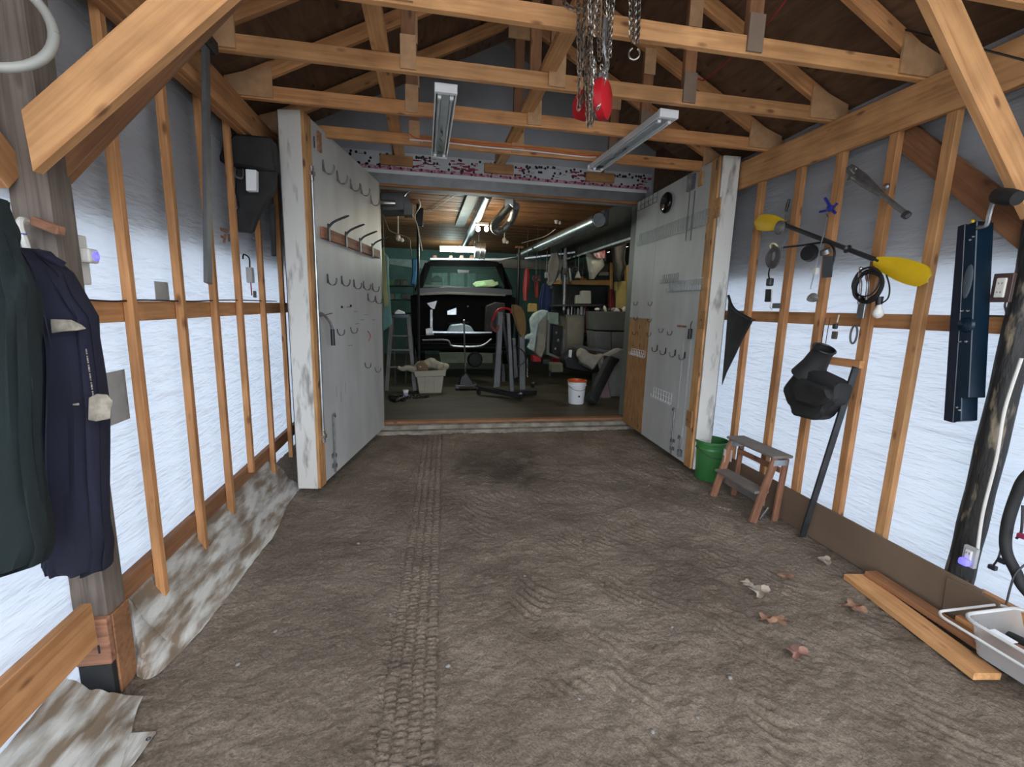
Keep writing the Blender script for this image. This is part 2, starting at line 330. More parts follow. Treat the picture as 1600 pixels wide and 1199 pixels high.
# dirt floor of the shed
def gz(x, y):
    z = .014*noise.noise(V((x*1.3, y*1.3, 0))) + .007*noise.noise(V((x*5, y*5, 3))) + .006*noise.noise(V((x*14, y*14, 7))) + .006*noise.noise(V((x*34, y*34, 5)))
    tx = x + .14 - .035*y                                    # tyre track leading to the doorway
    if -.13 < tx < .13:
        e = min(1, (.13-abs(tx))/.02); bx = (tx*1000/52) % 1; by = (y*1000/30 + (1 if int(tx*1000/52+9) % 2 else 0)*.5) % 1
        z += e*(-.0035 - (.0075 if bx < .24 or by < .30 else 0))
    tx2 = x - 1.02 - .02*y
    if -.12 < tx2 < .12 and y < 4: z += -.004*min(1, (.12-abs(tx2))/.03) + (.003 if (y*1000/26) % 1 > .4 else 0)*max(0, noise.noise(V((x*3, y*2, 9)))+.3)
    if x > .25:                                              # shoe prints and scuffs
        q = noise.noise(V((x*4.3+3, y*3.1, 11))); z += .022*max(0, q-.02)*math.sin((x*1.1+y*.7)*95 + q*8)*.7
        z += .010*noise.noise(V((x*9, y*7, 21)))
    if x < -.95: z += .14*min(1, max(0, (-x-.95)/.35))**1.3*min(1, max(0, (y-1.9)/.6))
    z -= .012*math.exp(-((x-.75)**2+(y-STAIN.y)**2)/.12)
    return z
nx, ny = 520, 680; X0, X1, Y0, Y1 = -1.40, 2.86, .2, 5.60
fl = MB().grid([[(X0+(X1-X0)*i/nx, Y0+(Y1-Y0)*j/ny, gz(X0+(X1-X0)*i/nx, Y0+(Y1-Y0)*j/ny)) for j in range(ny+1)] for i in range(nx+1)])
fl.build('floor', DIRT, smooth=True, kind='structure', origin=V((0, 0, 0)))
MB().box((.73, -.65, -.03), (4.3, 1.7, .06)).build('floor', DIRT, kind='structure', origin=V((0, 0, 0)))
# roof sheathing: plywood sheets laid on the rafters
roof = thing('ceiling', (RX, 2, 3.9), kind='structure')
ZR = 3.93; YR = 4.48; RZ = .58
for s_ in (-1, 1):
    R = frame(V((0, 1, 0)), V((-s_*SL, 0, -1) if 0 else (s_*SL, 0, 1)))
    for k in range(4):
        y0 = YB + k*1.22; y1 = min(y0+1.2185, YR)
        for q in range(2):
            d0, d1 = (0, 1.2215) if q == 0 else (1.2222, 2.62); cs = 1/math.sqrt(1+SL*SL)
            a0 = V((RX+s_*d0*cs, y0, ZR-d0*cs*SL)); a1 = V((RX+s_*d1*cs, y0, ZR-d1*cs*SL)); mid = (a0+a1)/2 + V((s_*SL*cs, 0, cs))*.012
            timber('plywood_sheet', mid, mid+V((0, y1-y0, 0)), (a1-a0).length, .012, PLYR, roof, up=(s_*SL, 0, 1))
for s_ in (-1, 1):
    cs = 1/math.sqrt(1+SL*SL); a0 = V((RX-s_*.03, 0, ZR+.045)); a1 = V((RX+s_*2.45, 0, ZR+.045-2.45*SL)); m_ = (a0+a1)/2; timber('roof_cover', V((m_.x, YB, m_.z)), V((m_.x, YR, m_.z)), (a1-a0).length, .02, GSTEEL, roof, up=(s_*SL, 0, 1)); timber('upper_roof', V((m_.x, YR-.02, m_.z+RZ)), V((m_.x, YF+.4, m_.z+RZ)), (a1-a0).length, .02, PLYR, roof, up=(s_*SL, 0, 1)); MB().prism([(RX, YR-.01, ZR+.03), (RX+s_*2.4, YR-.01, ZR+.03-2.4*SL), (RX+s_*2.4, YR-.01, ZR+.05+RZ-2.4*SL), (RX, YR-.01, ZR+.05+RZ)], (0, .015, 0)).build('roof_step_panel', PLYR, roof); MB().prism([(RX+s_*2.06, YR, 2.82), (RX+s_*2.06, YF+.3, 2.82), (RX+s_*2.06, YF+.3, 3.6), (RX+s_*2.06, YR, 3.6)], (.012*s_, 0, 0)).build('side_panel', PLYR, roof)
# trusses
def truss(y, label):
    t = thing('roof_truss', (RX, y, PZ1), label, 'roof truss', 'wooden trusses under the shed roof')
    timber('bottom_chord', (-1.22, y, 2.863), (2.72, y, 2.863), .038, .085, SPL if abs(y-2.84) < .1 or y < 2.5 else SPR, t)
    for s_ in (-1, 1):
        e = V((RX+s_*2.12, y, 2.865+.04)); timber('top_chord', V((RX, y, ZR-.06)), V((RX+s_*2.12, y, ZR-.06-2.12*SL)), .038, .088, SPR, t)
        MB().prism([(RX+s_*2.0, y-.021, 2.83), (RX+s_*1.72, y-.021, 2.83), (RX+s_*1.72, y-.021, 3.02), (RX+s_*2.0, y-.021, 2.93)], (0, -.012, 0)).build('gusset_plate', GUS, t)
        x = RX + s_*.85
        timber('web', (x, y+.001, 2.905), (x, y+.001, ZR-.1-.85*SL), .036, .078, SPD, t, up=(1, 0, 0))
        MB().box((x, y-.026, 2.915), (.085, .012, .17)).build('gusset_plate', GUS if s_ < 0 else mat('weathered_gusset', (.24, .17, .12), .8), t)
        MB().box((x, y-.026, ZR-.17-.85*SL), (.085, .012, .17)).build('gusset_plate', GUS, t)
    timber('web', (RX, y+.002, 2.905), (RX, y+.002, ZR-.09), .036, .08, SPD, t, up=(1, 0, 0))
    MB().box((RX, y-.026, 2.93), (.10, .012, .20)).build('gusset_plate', GUS, t)
    MB().box((RX, y-.026, ZR-.16), (.2, .012, .16)).build('gusset_plate', GUS, t)
    return t
truss(2.26, 'nearest roof truss in view, its chord passing behind the chain hoist')
truss(2.84, 'second truss, holding the near ends of both strip lights')
truss(3.42, 'third truss back, crossing above the middle of the strip lights')
truss(4.03, 'farthest truss, orange and white cable stapled along its chord')
for x, lab, xe in ((-.25, 'left flat wooden runner lying along the tops of the truss chords', 0), (at(874, 80, 'z', 2.908).x, 'right flat wooden runner lying along the truss chords behind the hoist', 0)):
    timber('runner_board', (x, .4, 2.926), (x+xe, 4.62, 2.926), .09, .038, mat('x', (1, 1, 1)) if 0 else GREYW if 0 else SPD if 0 else SPL, None, label=lab, cat='board')
# ---------------- left wall
wl = thing('wall_left', (XL, 2.2, 0), kind='structure')
def wrapgrid(x, y0, y1, z0, z1, sgn, n=90, m=60):
    return MB().grid([[(x + sgn*(.010*noise.noise(V((y*2+z*2.6, z*.7-y*.5, sgn*4))) + .006*noise.noise(V((y*4, z*13+y*3, 2)))), y, z) for z in [z0+(z1-z0)*j/m for j in range(m+1)]] for y in [y0+(y1-y0)*i/n for i in range(n+1)]])
wrapgrid(XWL, YB, YF, -.05, 2.95, -1).build('house_wrap', WRAP, wl, smooth=True)
LS = [(213, 2.16), (290, 2.56), (342, 2.93), (380, 3.27), (416, 3.74), (0, 4.2), (0, 4.62), (0, 5.05)]
lsy = [at(px, 490, 'x', XL).y if px else y for px, y in LS]
for i, y in enumerate(lsy):
    m = GREYW if i == 3 else SPR
    zb = .10 + .012*i if i != 3 else .36
    timber('stud', (XL-.019, y, zb), (XL-.019, y, PZ1-.02), .036, .036, m if i != 3 else SPR, wl, up=(1, 0, 0))
timber('stud', (XL-.019, .95, .1), (XL-.019, .95, PZ1), .038, .04, SPR, wl, up=(1, 0, 0))
timber('stud', (XL-.019, .3, .1), (XL-.019, .3, PZ1), .038, .04, SPR, wl, up=(1, 0, 0))
timber('girt', (XL-.058, 1.9, 1.488), (XL-.058, YF-.02, 1.488), .036, .085, SPD if 0 else SPR, wl)
timber('bottom_rail', (XL-.058, 1.92, .345), (XL-.058, YF-.05, .36), .036, .095, SPD, wl)
timber('wall_plate', (-1.178, .9, 2.71), (-1.178, YF-.02, 2.71), .038, .22, SPR, wl)
timber('wall_plate', (-1.225, -1, 2.73), (-1.225, YF-.02, 2.73), .05, .18, SPR, wl)
timber('wall_plate', (-1.15, 1.5, 2.635), (-1.15, YF-.02, 2.635), .05, .05, SPR, wl)
for k, (px, py, sz) in enumerate([(253, 455, .09), (398, 460, .05)]):
    p = at(px, py, 'x', XWL+.012); MB().box(p, (.003, sz*1.3, sz)).build('tape_patch', TAPE, wl)
p = at(178, 622, 'x', XWL+.012); MB().box(p, (.003, .17, .22)).build('tape_patch', TAPE, wl)
# unseen siding boards added outside to shade the upper wrap
for x, s_ in ((XWL-.10, -1), (XWR+.10, 1)):
    st = thing('trim_1' if s_ < 0 else 'trim_2', (x, 2, 1.85), kind='structure')
    for k in range(7):
        box('shade_siding_board', (x-.01, YB, 1.87+k*.152), (x+.01, YF, 1.87+k*.152+.149), SHADE_SIDING, st)
# ---------------- right wall
wr = thing('wall_right', (XR, 2.2, 0), kind='structure')
wrapgrid(XWR, YB, YF, -.05, 2.95, 1).build('house_wrap', WRAP, wr, smooth=True)
rsy = [at(px, 500, 'x', XR).y for px in (1164, 1220, 1277, 1352, 1432)] + [3.95, 4.4, 4.85, 5.3, 1.15, .7]
for i, y in enumerate(rsy):
    timber('stud', (XR+.019, y, .02), (XR+.019, y, PZ0+.05), .055, .042, SPL if i == 4 else SPR, wr, up=(1, 0, 0))
timber('girt', (XR+.058, -.5, 1.525), (XR+.058, YF-.02, 1.525), .036, .085, SPR, wr)
timber('bottom_rail', (XR+.058, -.5, .12), (XR+.058, YF-.02, .12), .036, .14, SPD, wr)
timber('wall_plate', (XR-.0, -1, 2.71), (XR-.0, YF-.02, 2.71), .038, .22, SPL, wr)
timber('wall_plate', (XR+.05, -1, 2.72), (XR+.05, YF-.02, 2.72), .05, .19, SPR, wr)
# diagonal brace let in behind the studs
a = at(1415, 212, 'x', XR+.058); b = at(1600, 358, 'x', XR+.058); b = b+(b-a)*.35
timber('wall_brace', a, b, .036, .13, SPD, wr, up=(0, 0, 1))
kx = 2.60
timber('kick_board', (kx+.02, 1.52, .135), (kx+.05, 3.45, .15), .012, .26, HARDB, wr)
timber('kick_board', (kx+.005, 1.44, .13), (kx+.01, 1.66, .12), .012, .25, HARDB, wr)
timber('bottom_rail', (XR+.0, .4, .20), (XR+.0, 1.56, .20), .038, .09, SPR, wr)

# ---------------- wall with the doorway
wb = thing('wall_back', (1, YF, 0), kind='structure')
OX0, OX1 = -.54, 2.62; OZ = 2.86
box('door_jamb', (-1.30, YF, 0), (OX0, YF+.16, 2.95), GREYC, wb); box('door_jamb', (OX1, YF, 0), (2.80, YF+.16, 2.95), GREYC, wb)
GW = [(-1.5, YF, OZ), (3.0, YF, OZ), (3.0, YF, 2.94+RZ-.1), (RX, YF, ZR+RZ), (-1.5, YF, 2.94+RZ-.1)]
MB().prism(GW, (0, .12, 0)).build('membrane', GFILM, wb)
box('membrane_band', (-1.25, YF-.006, 3.03), (2.78, YF, 3.235), SHEATH, wb)
box('head_flashing', (-1.25, YF-.035, 2.885), (2.7, YF-.001, 3.0), mat('grey_flashing', (.30, .31, .32), .35, .4), wb, bevel=.004)
box('head_trim', (-1.25, YF-.05, 2.995), (2.7, YF-.001, 3.035), WHITE, wb, bevel=.003)
MB().bar((-1.25, YF-.012, 3.055), (2.75, YF-.012, 3.055), .006, .045).build('pink_strip', PINK, wb)
timber('door_head', (-1.2, YF-.02, 2.872), (2.7, YF-.02, 2.872), .05, .026, SPR, wb)
rr = random.Random(3)
tape = MB()
for k in range(34): tape.lathe([(.0, .003), (.014, .003), (.014, 0)], (-1.1+k*.115, YF-.015, 3.055+(.012 if k % 2 else 0)), (0, -1, 0), 10)
tape.build('printed_dots', DOT, wb, kind='stuff')
dots = MB()
for k in range(120):
    x = rr.uniform(-1.0, 2.7); z = rr.choice([3.09, 3.12, 3.15, 3.18, 3.2, 3.21]) + rr.uniform(-.006, .006)
    dots.lathe([(0, .002), (.015, .002), (.015, 0)], (x, YF-.0065, z), (0, -1, 0), 10)
    if k % 2: dots.box((x+.05, YF-.0072, z-.012), (.05, .001, .004))
dots.build('printed_dots', INK, wb, kind='stuff')
pk = MB()
for cx_, n_ in ((-.02, 14), (.42, 22), (1.12, 8), (1.86, 16), (2.68, 8)):
    for k in range(n_): pk.box((cx_+rr.uniform(-.16, .16)*(1 if n_ > 10 else .5), YF-.0066-.0001*k, 3.14+rr.uniform(-.05, .06)), (rr.uniform(.02, .09), .001, rr.uniform(.006, .02)))
pk.build('pink_smears', REDINK, wb, kind='stuff')
for px0, px1 in ((594, 645), (757, 802), (917, 960)):
    a = at(px0, 252, 'y', YF-.03); b = at(px1, 270, 'y', YF-.03)
    timber('wood_block', (a.x, YF-.03, 3.14), (b.x, YF-.03, 3.14), .04, .105, SPL, wb)
    c = (a.x+b.x)/2; timber('cripple_stud', (c, YF-.02, 3.19), (c, YF-.02, 3.42), .03, .09, SPD, wb, up=(1, 0, 0))
# sill of the doorway
SILL = mat('pale_grey_sill', (.33, .30, .25), .8, scale=9, col2=(.17, .14, .11), bump=.5)
sl = thing('trim_3', (1, YF, 0), kind='structure')
timber('sill_board', (OX0-.1, YF-.03, .105), (OX1+.05, YF-.03, .105), .10, .03, SPD, sl)
timber('sill_board', (OX0-.1, YF-.12, .055), (OX1+.05, YF-.12, .055), .10, .07, SILL, sl)
timber('sill_board', (OX0-.1, YF-.20, .012), (OX1+.05, YF-.20, .012), .10, .06, SILL, sl)
# ---------------- workshop shell
WY0, WY1, WX0, WX1, WZ, FZ = YF+.16, 13.6, -1.9, 4.9, 3.10, .10
box('floor', (WX0, YF, FZ-.1), (WX1, WY1, FZ), WFLOOR, kind='structure')
box('wall_workshop_left', (WX0-.1, WY0-.1, 0), (WX0, WY1, WZ), TEAL, kind='structure')
box('wall_workshop_right', (WX1, WY0-.1, 0), (WX1+.1, WY1, WZ), DARKW, kind='structure')
box('wall_workshop_far', (WX0, WY1, 0), (WX1, WY1+.1, WZ), TEAL, kind='structure')
box('wall_workshop_front', (WX0, WY0-.05, 0), (-1.3, WY0, WZ), DARKW, kind='structure')
box('wall_workshop_front', (2.8, WY0-.05, 0), (WX1, WY0, WZ), DARKW, kind='structure')
wc = thing('ceiling', (1, 9, WZ), kind='structure')
box('ceiling_backing', (WX0, WY0, WZ+.03), (WX1, WY1, WZ+.06), DARKW, wc)
n_ = int((WY1-WY0)/.19)
for k in range(n_+1):
    y = WY0 + .09 + k*.19; timber('ceiling_plank', (WX0, y, WZ+.008), (WX1, y, WZ+.008+.006*(k % 2)), .176, .018, CEDAR, wc)
# ================================================================== GARAGE DOORS
def garage_door(idx, A, B, side, label):
    """A near inner corner, B hinge inner corner; side = direction of the door's thickness"""
    A, B = V(A), V(B); d = (B-A).normalized(); n = V((-d.y, d.x, 0)) if side < 0 else V((d.y, -d.x, 0)); Ld = (B-A).length; T = .165
    z0, z1 = .075, 2.86
    t = thing('door_%d' % idx, (A.x, A.y, z0), kind='structure')
    c = (A+B)/2 + n*(T/2); R = frame(d)
    MB().box((c.x, c.y, (z0+z1)/2), (Ld-.012, T-.024, z1-z0-.012), R).build('core', WPAINT, t)
    e = A + n*(T/2) + d*.003; MB().box((e.x, e.y, (z0+z1)/2), (.014, T-.01, z1-z0), R).build('edge_board', WEDGE, t, bevel=.002)
    o = c + n*(T/2-.004); MB().box((o.x, o.y, (z0+z1)/2), (Ld, .012, z1-z0), R).build('outer_skin', GSTEEL, t)
    return t, A, d, n, z0, z1, R
fD1, A1, d1, n1, z0, z1, R1 = garage_door(1, (-.864, 3.628, 0), (-.53, 5.43, 0), -1, '')
fD2, A2, d2, n2, _, _, R2 = garage_door(2, (2.462, 3.70, 0), (2.555, 5.456, 0), 1, '')
def dface(t, A, d, n, R, u0, u1, za, zb, th, name, m, **k):
    c = A + d*((u0+u1)/2) - n*(th/2-.006); return MB().box((c.x, c.y, (za+zb)/2), (u1-u0, th, zb-za), R).build(name, m, t, **k)
# left door: bare wood stile, white painted ply panel
q = A1+d1*.062-n1*.004
timber('stile', (q.x, q.y, z0), (q.x, q.y, z1), .022, .115, PLY, fD1, up=d1)
dface(fD1, A1, d1, n1, R1, .122, 1.83, z0+.01, z1-.005, .018, 'face_panel', WPAINT, bevel=.002)
# right door
q = A2+d2*.075-n2*.006
timber('stile', (q.x, q.y, z0), (q.x, q.y, z1), .022, .12, PLY, fD2, up=d2)
def pu(px, py, A, d, n, off=.0):
    P = atp(px, py, A-n*off, n); return P
uA = (pu(1016, 512, A2, d2, n2)-A2).dot(d2)
dface(fD2, A2, d2, n2, R2, .137, uA, z0+.01, z1-.005, .018, 'face_panel', WPAINT, bevel=.002)
zs = pu(1000, 498, A2, d2, n2).z
dface(fD2, A2, d2, n2, R2, uA+.004, 1.77, zs+.004, z1-.005, .018, 'face_panel', WPAINT, bevel=.002)
q = A2+d2*((uA+1.77)/2)-n2*.003
timber('lower_panel', (q.x, q.y, z0+.01), (q.x, q.y, zs), .018, 1.77-uA-.006, PLY, fD2, up=d2)
for py_ in (325, 500, 655):
    p = pu(1120-(py_-325)*.13, py_, A2, d2, n2, .02); MB().box(p, (.10, .014, .16), R2).build('splice_block', PLY, fD2, bevel=.003)
# hooks and hardware helper
def onD(D, px, py, off=.014):
    A, d, n = (A1, d1, n1) if D == 1 else (A2, d2, n2); return atp(px, py, A-n*off, n)
def jhook(D, px, py, s=1.0, parent=None, m=STEEL, plate=True):
    A, d, n = (A1, d1, n1) if D == 1 else (A2, d2, n2); p = onD(D, px, py); R = (R1 if D == 1 else R2); mb = MB()
    up = V((0, 0, 1)); out = -n
    if plate: mb.prism([p+d*.018*s+up*.05*s, p+d*.018*s-up*.03*s, p-d*.018*s-up*.03*s, p-d*.018*s+up*.05*s, p+up*.065*s], out*.003)
    for q_ in (-.012, .012):
        b = p+d*q_*s; mb.tube(curvept([b+up*.03*s, b+out*.01*s-up*.02*s, b+out*.03*s-up*.045*s, b+out*.065*s-up*.045*s, b+out*.085*s-up*.02*s, b+out*.09*s+up*.02*s], 4), .003*s, 6)
    mb.tube([p+out*.09*s+up*.02*s-d*.012*s, p+out*.09*s+up*.02*s+d*.012*s], .003*s, 6)
    return mb.build('hook', m, parent, smooth=True)
for px, py in ((505, 262), (527, 278), (548, 290), (564, 298), (580, 314)): jhook(1, px, py, .95, fD1)
for px, py in ((512, 438), (534, 440), (553, 445), (568, 447), (582, 450), (575, 466), (587, 469)): jhook(1, px, py, .8, fD1, DSTEEL)
for px, py in ((527, 518), (548, 515), (570, 570), (586, 577)): jhook(1, px, py, .7, fD1, DSTEEL, False)
# rack board with four large upright fork hooks
a = onD(1, 503, 363, .03); b = onD(1, 592, 390, .03)
zc = (a.z+b.z)/2
rb = timber('rack_board', a, V((b.x, b.y, a.z-.0)), .03, .085, mat('x2', (1, 1, 1)) if 0 else OLDW, fD1)
for px, py in ((514, 362), (541, 372), (563, 382), (582, 390)):
    p = onD(1, px, py, .055); p.z = a.z; out = -n1; up = V((0, 0, 1)); mb = MB(); mb.box(p+up*.01, (.03, .012, .13), R1)
    mb.tube(curvept([p+up*.05-d1*.012, p+up*.09-d1*.014+out*.04, p+up*.13-d1*.014+out*.13, p+up*.14+out*.16, p+up*.13+d1*.014+out*.13, p+up*.09+d1*.014+out*.04, p+up*.05+d1*.012], 4), .005, 6)
    mb.build('fork_hook', DSTEEL, fD1, smooth=True)
# lock pipe with brackets, crank handle, floor bolt, top block
P0 = onD(1, 487, 272, .03); P1 = onD(1, 508, 690, .03); P1 = V((P0.x, P0.y, P1.z))
MB().tube([P0, P1], .011, 10).build('lock_pipe', GALV, fD1, smooth=True)
for py_, px_ in ((272, 486), (680, 506)):
    p = onD(1, px_, py_, .02); mb = MB().box((P0.x, P0.y, p.z)-n1*0 if 0 else V((P0.x, P0.y, p.z)), (.035, .04, .03), R1); mb.tube([V((P0.x, P0.y, p.z-.05)), V((P0.x, P0.y, p.z+.05))], .016, 10); mb.build('pipe_bracket', CHR, fD1, smooth=True)
p = V((P0.x, P0.y, onD(1, 505, 490).z))
MB().tube(curvept([p, p-n1*.02+d1*.03, p-n1*.05+d1*.09-V((0, 0, .06)), p-n1*.06+d1*.115-V((0, 0, .13))], 5), .010, 8).build('crank_handle', STEEL, fD1, smooth=True)
g = p-n1*.06+d1*.115; MB().tube([g-V((0, 0, .12)), g-V((0, 0, .25))], .016, 10).build('grip', BLK, fD1, smooth=True)
MB().bar(p+d1*.03+V((0, 0, -.02)), p+d1*.28+V((0, 0, .0)), .004, .005).build('slot_mark', BLK, fD1)
p = onD(1, 499, 222, .02); MB().box(p, (.055, .014, .14), R1).build('wood_block', OLDW, fD1)
def floor_bolt(D, px0, py0, px1, py1, parent):
    n = n1 if D == 1 else n2; d = d1 if D == 1 else d2; R = R1 if D == 1 else R2
    a = onD(D, px0, py0, .03); b = onD(D, px1, py1, .03); b = V((a.x, a.y, b.z)); mb = MB().tube([a, b], .008, 8)
    mb.tube([a, a+d*.03+V((0, 0, .012)), a+d*.04-V((0, 0, .02))], .008, 8)
    for q_ in (.3, .12): c = b+(a-b)*q_; mb.box(c+n*.012, (.07, .006, .035), R); mb.box(c, (.022, .026, .03), R)
    return mb.build('floor_bolt', STEEL, parent, smooth=True)
floor_bolt(1, 521, 650, 527, 735, fD1)
p = onD(1, 575, 525, .02); MB().tube(curvept([p+V((0, 0, .05)), p-n1*.02+d1*.02, p-V((0, 0, .06))+d1*.01], 5), .004, 6).build('red_wire', RED, fD1, smooth=True)
mk = MB()
for px, py in ((548, 540), (556, 487), (566, 500), (572, 492), (558, 506), (584, 500), (545, 480)):
    p = onD(1, px, py, .0155); mk.bar(p-d1*.05, p+d1*.05, .001, .004)
for px, py in ((526, 612), (533, 620), (540, 606)):
    p = onD(1, px, py, .0155); mk.bar(p-V((0, 0, .05)), p+V((0, 0, .05)), .001, .003)
for px, py in ((534, 480), (548, 478)):
    p = onD(1, px, py, .0155); mk.ball(p, .012, 8)
mk.build('scuff_marks', BLK, fD1)
# right door fittings: black disc, pegboard racks, chain bolt, hooks
p = onD(2, 1041, 317, .03)
MB().lathe([(0, .035), (.05, .034), (.085, .03), (.105, .012), (.108, 0), (.1, -.02), (0, -.02)], p, -n2, 32).build('black_dish', mat('gloss_black', (.008, .008, .008), .08), fD2, smooth=True)
def rack(px0, py0, px1, py1, nn, hgt, out_, m=GALV, hooks=True, name='wire_rack'):
    a = onD(2, px0, py0, .02); b = onD(2, px1, py1, .02); b.z = a.z; mb = MB(); up = V((0, 0, 1)); r_ = .0022
    for z_ in (0, -hgt*.5, -hgt): mb.tube([a+up*z_, b+up*z_], r_, 5)
    for k in range(nn+1):
        c = a+(b-a)*k/nn; mb.tube([c, c-up*hgt], r_, 5)
        if hooks: mb.tube([c-up*hgt, c-up*(hgt+.015)-n2*out_*.6, c-up*hgt-n2*out_, c-up*(hgt-.03)-n2*out_], r_*.9, 5)
    return mb.build(name, m, fD2)
rack(1002, 313, 1027, 306, 4, .11, .05, DSTEEL)
rack(1000, 366, 1108, 336, 30, .13, .03, GALV)
rack(1036, 430, 1060, 428, 8, .08, .03, STEEL); rack(1046, 440, 1100, 436, 16, .10, .03, GALV)
rack(1022, 605, 1050, 612, 7, .10, .03, WHITE); rack(987, 544, 1008, 550, 8, .07, .03, WHITE)
for px, py in ((996, 474), (1019, 474), (996, 497), (1018, 500), (994, 520), (1017, 522), (1036, 516), (1050, 520)): jhook(2, px, py, .55, fD2, BLK, False)
for px, py in ((1027, 545), (1040, 550), (1055, 553), (1070, 557)): jhook(2, px, py, .7, fD2, DSTEEL)
def chain(pts, L_, wd, r, name, m, parent=None, **k):
    """oval links along a polyline, alternately turned"""
    P = curvept(pts, 12); seg = []; acc = 0; pos = [P[0]]; step = L_*.72; mb = MB(); last = P[0]; i = 1; rem = step
    cur = P[0]; out = [P[0]]
    while i < len(P):
        d = (P[i]-cur).length
        if d >= rem: cur = cur+(P[i]-cur)*(rem/d); out.append(cur); rem = step
        else: rem -= d; cur = P[i]; i += 1
    for j in range(len(out)-1):
        a, b = out[j], out[j+1]; d = (b-a).normalized(); c = (a+b)/2; R = frame(d, V((1, .3, .2)) if j % 2 == 0 else V((-.2, 1, .1))); pp = []
        for q_ in range(8):
            t = 2*math.pi*q_/8; pp.append(c + R @ V((math.cos(t)*L_/2, math.sin(t)*wd/2, 0)))
        pp.append(pp[0]); mb.tube(pp, r, 4, False)
    return mb.build(name, m, parent, smooth=True, **k)
for D_x, py0, py1 in ((1078, 300, 378), (1086, 298, 376)):
    a = onD(2, D_x, py0, .03); b = onD(2, D_x-6, py1, .03); chain([a, V((a.x, a.y, b.z))], .02, .011, .002, 'pull_chain', DSTEEL, fD2)
p = onD(2, 1082, 285, .02); MB().box(p, (.09, .012, .14), R2).box(p+d2*.03-n2*.02, (.03, .03, .16), R2).build('latch_plate', STEEL, fD2)
p = onD(2, 1095, 280, .02); MB().box(p, (.06, .016, .12), R2).build('wood_block', PLY, fD2)
for px_, py0, py1 in ((1069, 527, 640), (1080, 530, 690)):
    a = onD(2, px_, py0, .03); b = onD(2, px_-8, py1, .03); chain([a, V((a.x, a.y, b.z))], .02, .009, .0013, 'pull_chain', STEEL, fD2)
p = onD(2, 1078, 522, .03); MB().cbox(p, (.035, .03, .10), R2, .006).tube([p+V((0, 0, .04)), p+V((0, 0, .09)), p+V((0, 0, .12))+d2*-.02], .004, 6).build('padlock', BLK, fD2)
p = onD(2, 1065, 510, .02); MB().bar(p-d2*.09, p+d2*.09, .003, .02).build('hasp_bar', OLDW, fD2)
floor_bolt(2, 1054, 640, 1050, 710, fD2); floor_bolt(2, 1063, 684, 1062, 715, fD2)
p = onD(2, 1100, 735, .0); MB().box(A2+n2*.11+V((0, -.012, .085)), (.03, .03, .03)).build('red_reflector', RED, fD2)
for px, py in ((491, 222), (1120, 258)):
    D = 1 if px < 800 else 2; p = onD(D, px, py, .02); MB().tube([p+V((0, 0, .04)), p-V((0, 0, .04))], .004, 6).build('hinge_pin', DSTEEL, fD1 if D == 1 else fD2)

# ================================================================== POSTS AND BRACES
ps = thing('support_post', (-1.252, 1.835, 0), 'grey weathered square post at left behind the hanging work clothes', 'post')
timber('shaft', (-1.262, 1.842, .02), (-1.262, 1.842, 2.80), .105, .118, GREYW, ps, up=(1, 0, 0))
MB().box((-1.25, 1.775, .26), (.118, .03, .19)).build('footing_block', OLDW, ps, bevel=.004)
fb = MB()
for x, z in ((-1.28, .31), (-1.26, .325), (-1.235, .33), (-1.23, .31), (-1.25, .285), (-1.27, .30)): fb.box((x, 1.7585, z), (.006, .002, .008))
for x in (-1.275, -1.225): fb.box((x, 1.7585, .235), (.006, .002, .035))
fb.build('nail_holes', BLK, ps, kind='stuff')
MB().box((-1.25, 1.778, .08), (.11, .03, .17)).build('base_plate', BLKM, ps, bevel=.003)
MB().box((-1.198, 1.845, .18), (.014, .10, .34)).build('side_block', SPD, ps, bevel=.003)
# knee braces in the plane of the truss over the camera
yb = 1.68
a = at(50, 224, 'y', yb); b = at(248, 50, 'y', yb); d = (b-a).normalized()
timber('knee_brace', a-d*.0, a+d*1.15, .04, .128, SPL, None, label='wide knotty wooden brace slanting across the upper left corner', cat='brace', cut=(.85, 0))
yb2 = 1.9; a = at(100, 252, 'y', yb2); b = at(300, 40, 'y', yb2); d = (b-a).normalized()
timber('knee_brace', a-d*.05, a+d*1.1, .04, .10, SPD, None, label='darker brace just behind and parallel to the upper left brace', cat='brace')
a = at(1589, 265, 'y', 1.68); b = at(1466, 0, 'y', 1.68); d = (b-a).normalized()
timber('knee_brace', a-d*.22, a+d*.95, .04, .13, SPL, None, label='knotty wooden brace slanting through the upper right corner', cat='brace')
a = at(18, 278, 'x', -1.30); timber('knee_brace', a, a+V((0, -.55, .55)), .04, .12, SPR, None, label='stub of wooden brace entering at the left frame edge beside grey post', cat='brace')
truss(1.68, 'roof truss over the camera, carried by the two slanting corner braces')
truss(1.08, 'roof truss nearest the open end of the shed')
timber('rail_board', at(140, 975, 'x', -1.22)+V((0, 0, 0)), V((-1.22, .4, .33)), .036, .17, OLDW if 0 else SPR, wl)
# tarred pole
a = at(1506, 872, 'x', 2.69); m1 = at(1548, 700, 'x', 2.69); b = at(1614, 420, 'x', 2.69); c = at(1640, 250, 'x', 2.69)
a0 = a+(a-m1)*.75; a0.z = 0
pl = thing('tarred_pole', a0, 'blackened round pole leaning at the right wall', 'pole')
MB().tube(curvept([a0, a, m1, b, c, c+(c-b)*1.1], 6), [.056+.002*math.sin(i*1.7) for i in range(31)], 18).build('shaft', TAR, pl, smooth=True)
MB().tube(curvept([at(1596, 560, 'x', 2.60), at(1570, 640, 'x', 2.60), at(1556, 720, 'x', 2.60), at(1536, 800, 'x', 2.60), at(1527, 862, 'x', 2.60)], 6), .007, 8).build('conduit', CREAM, pl, smooth=True)
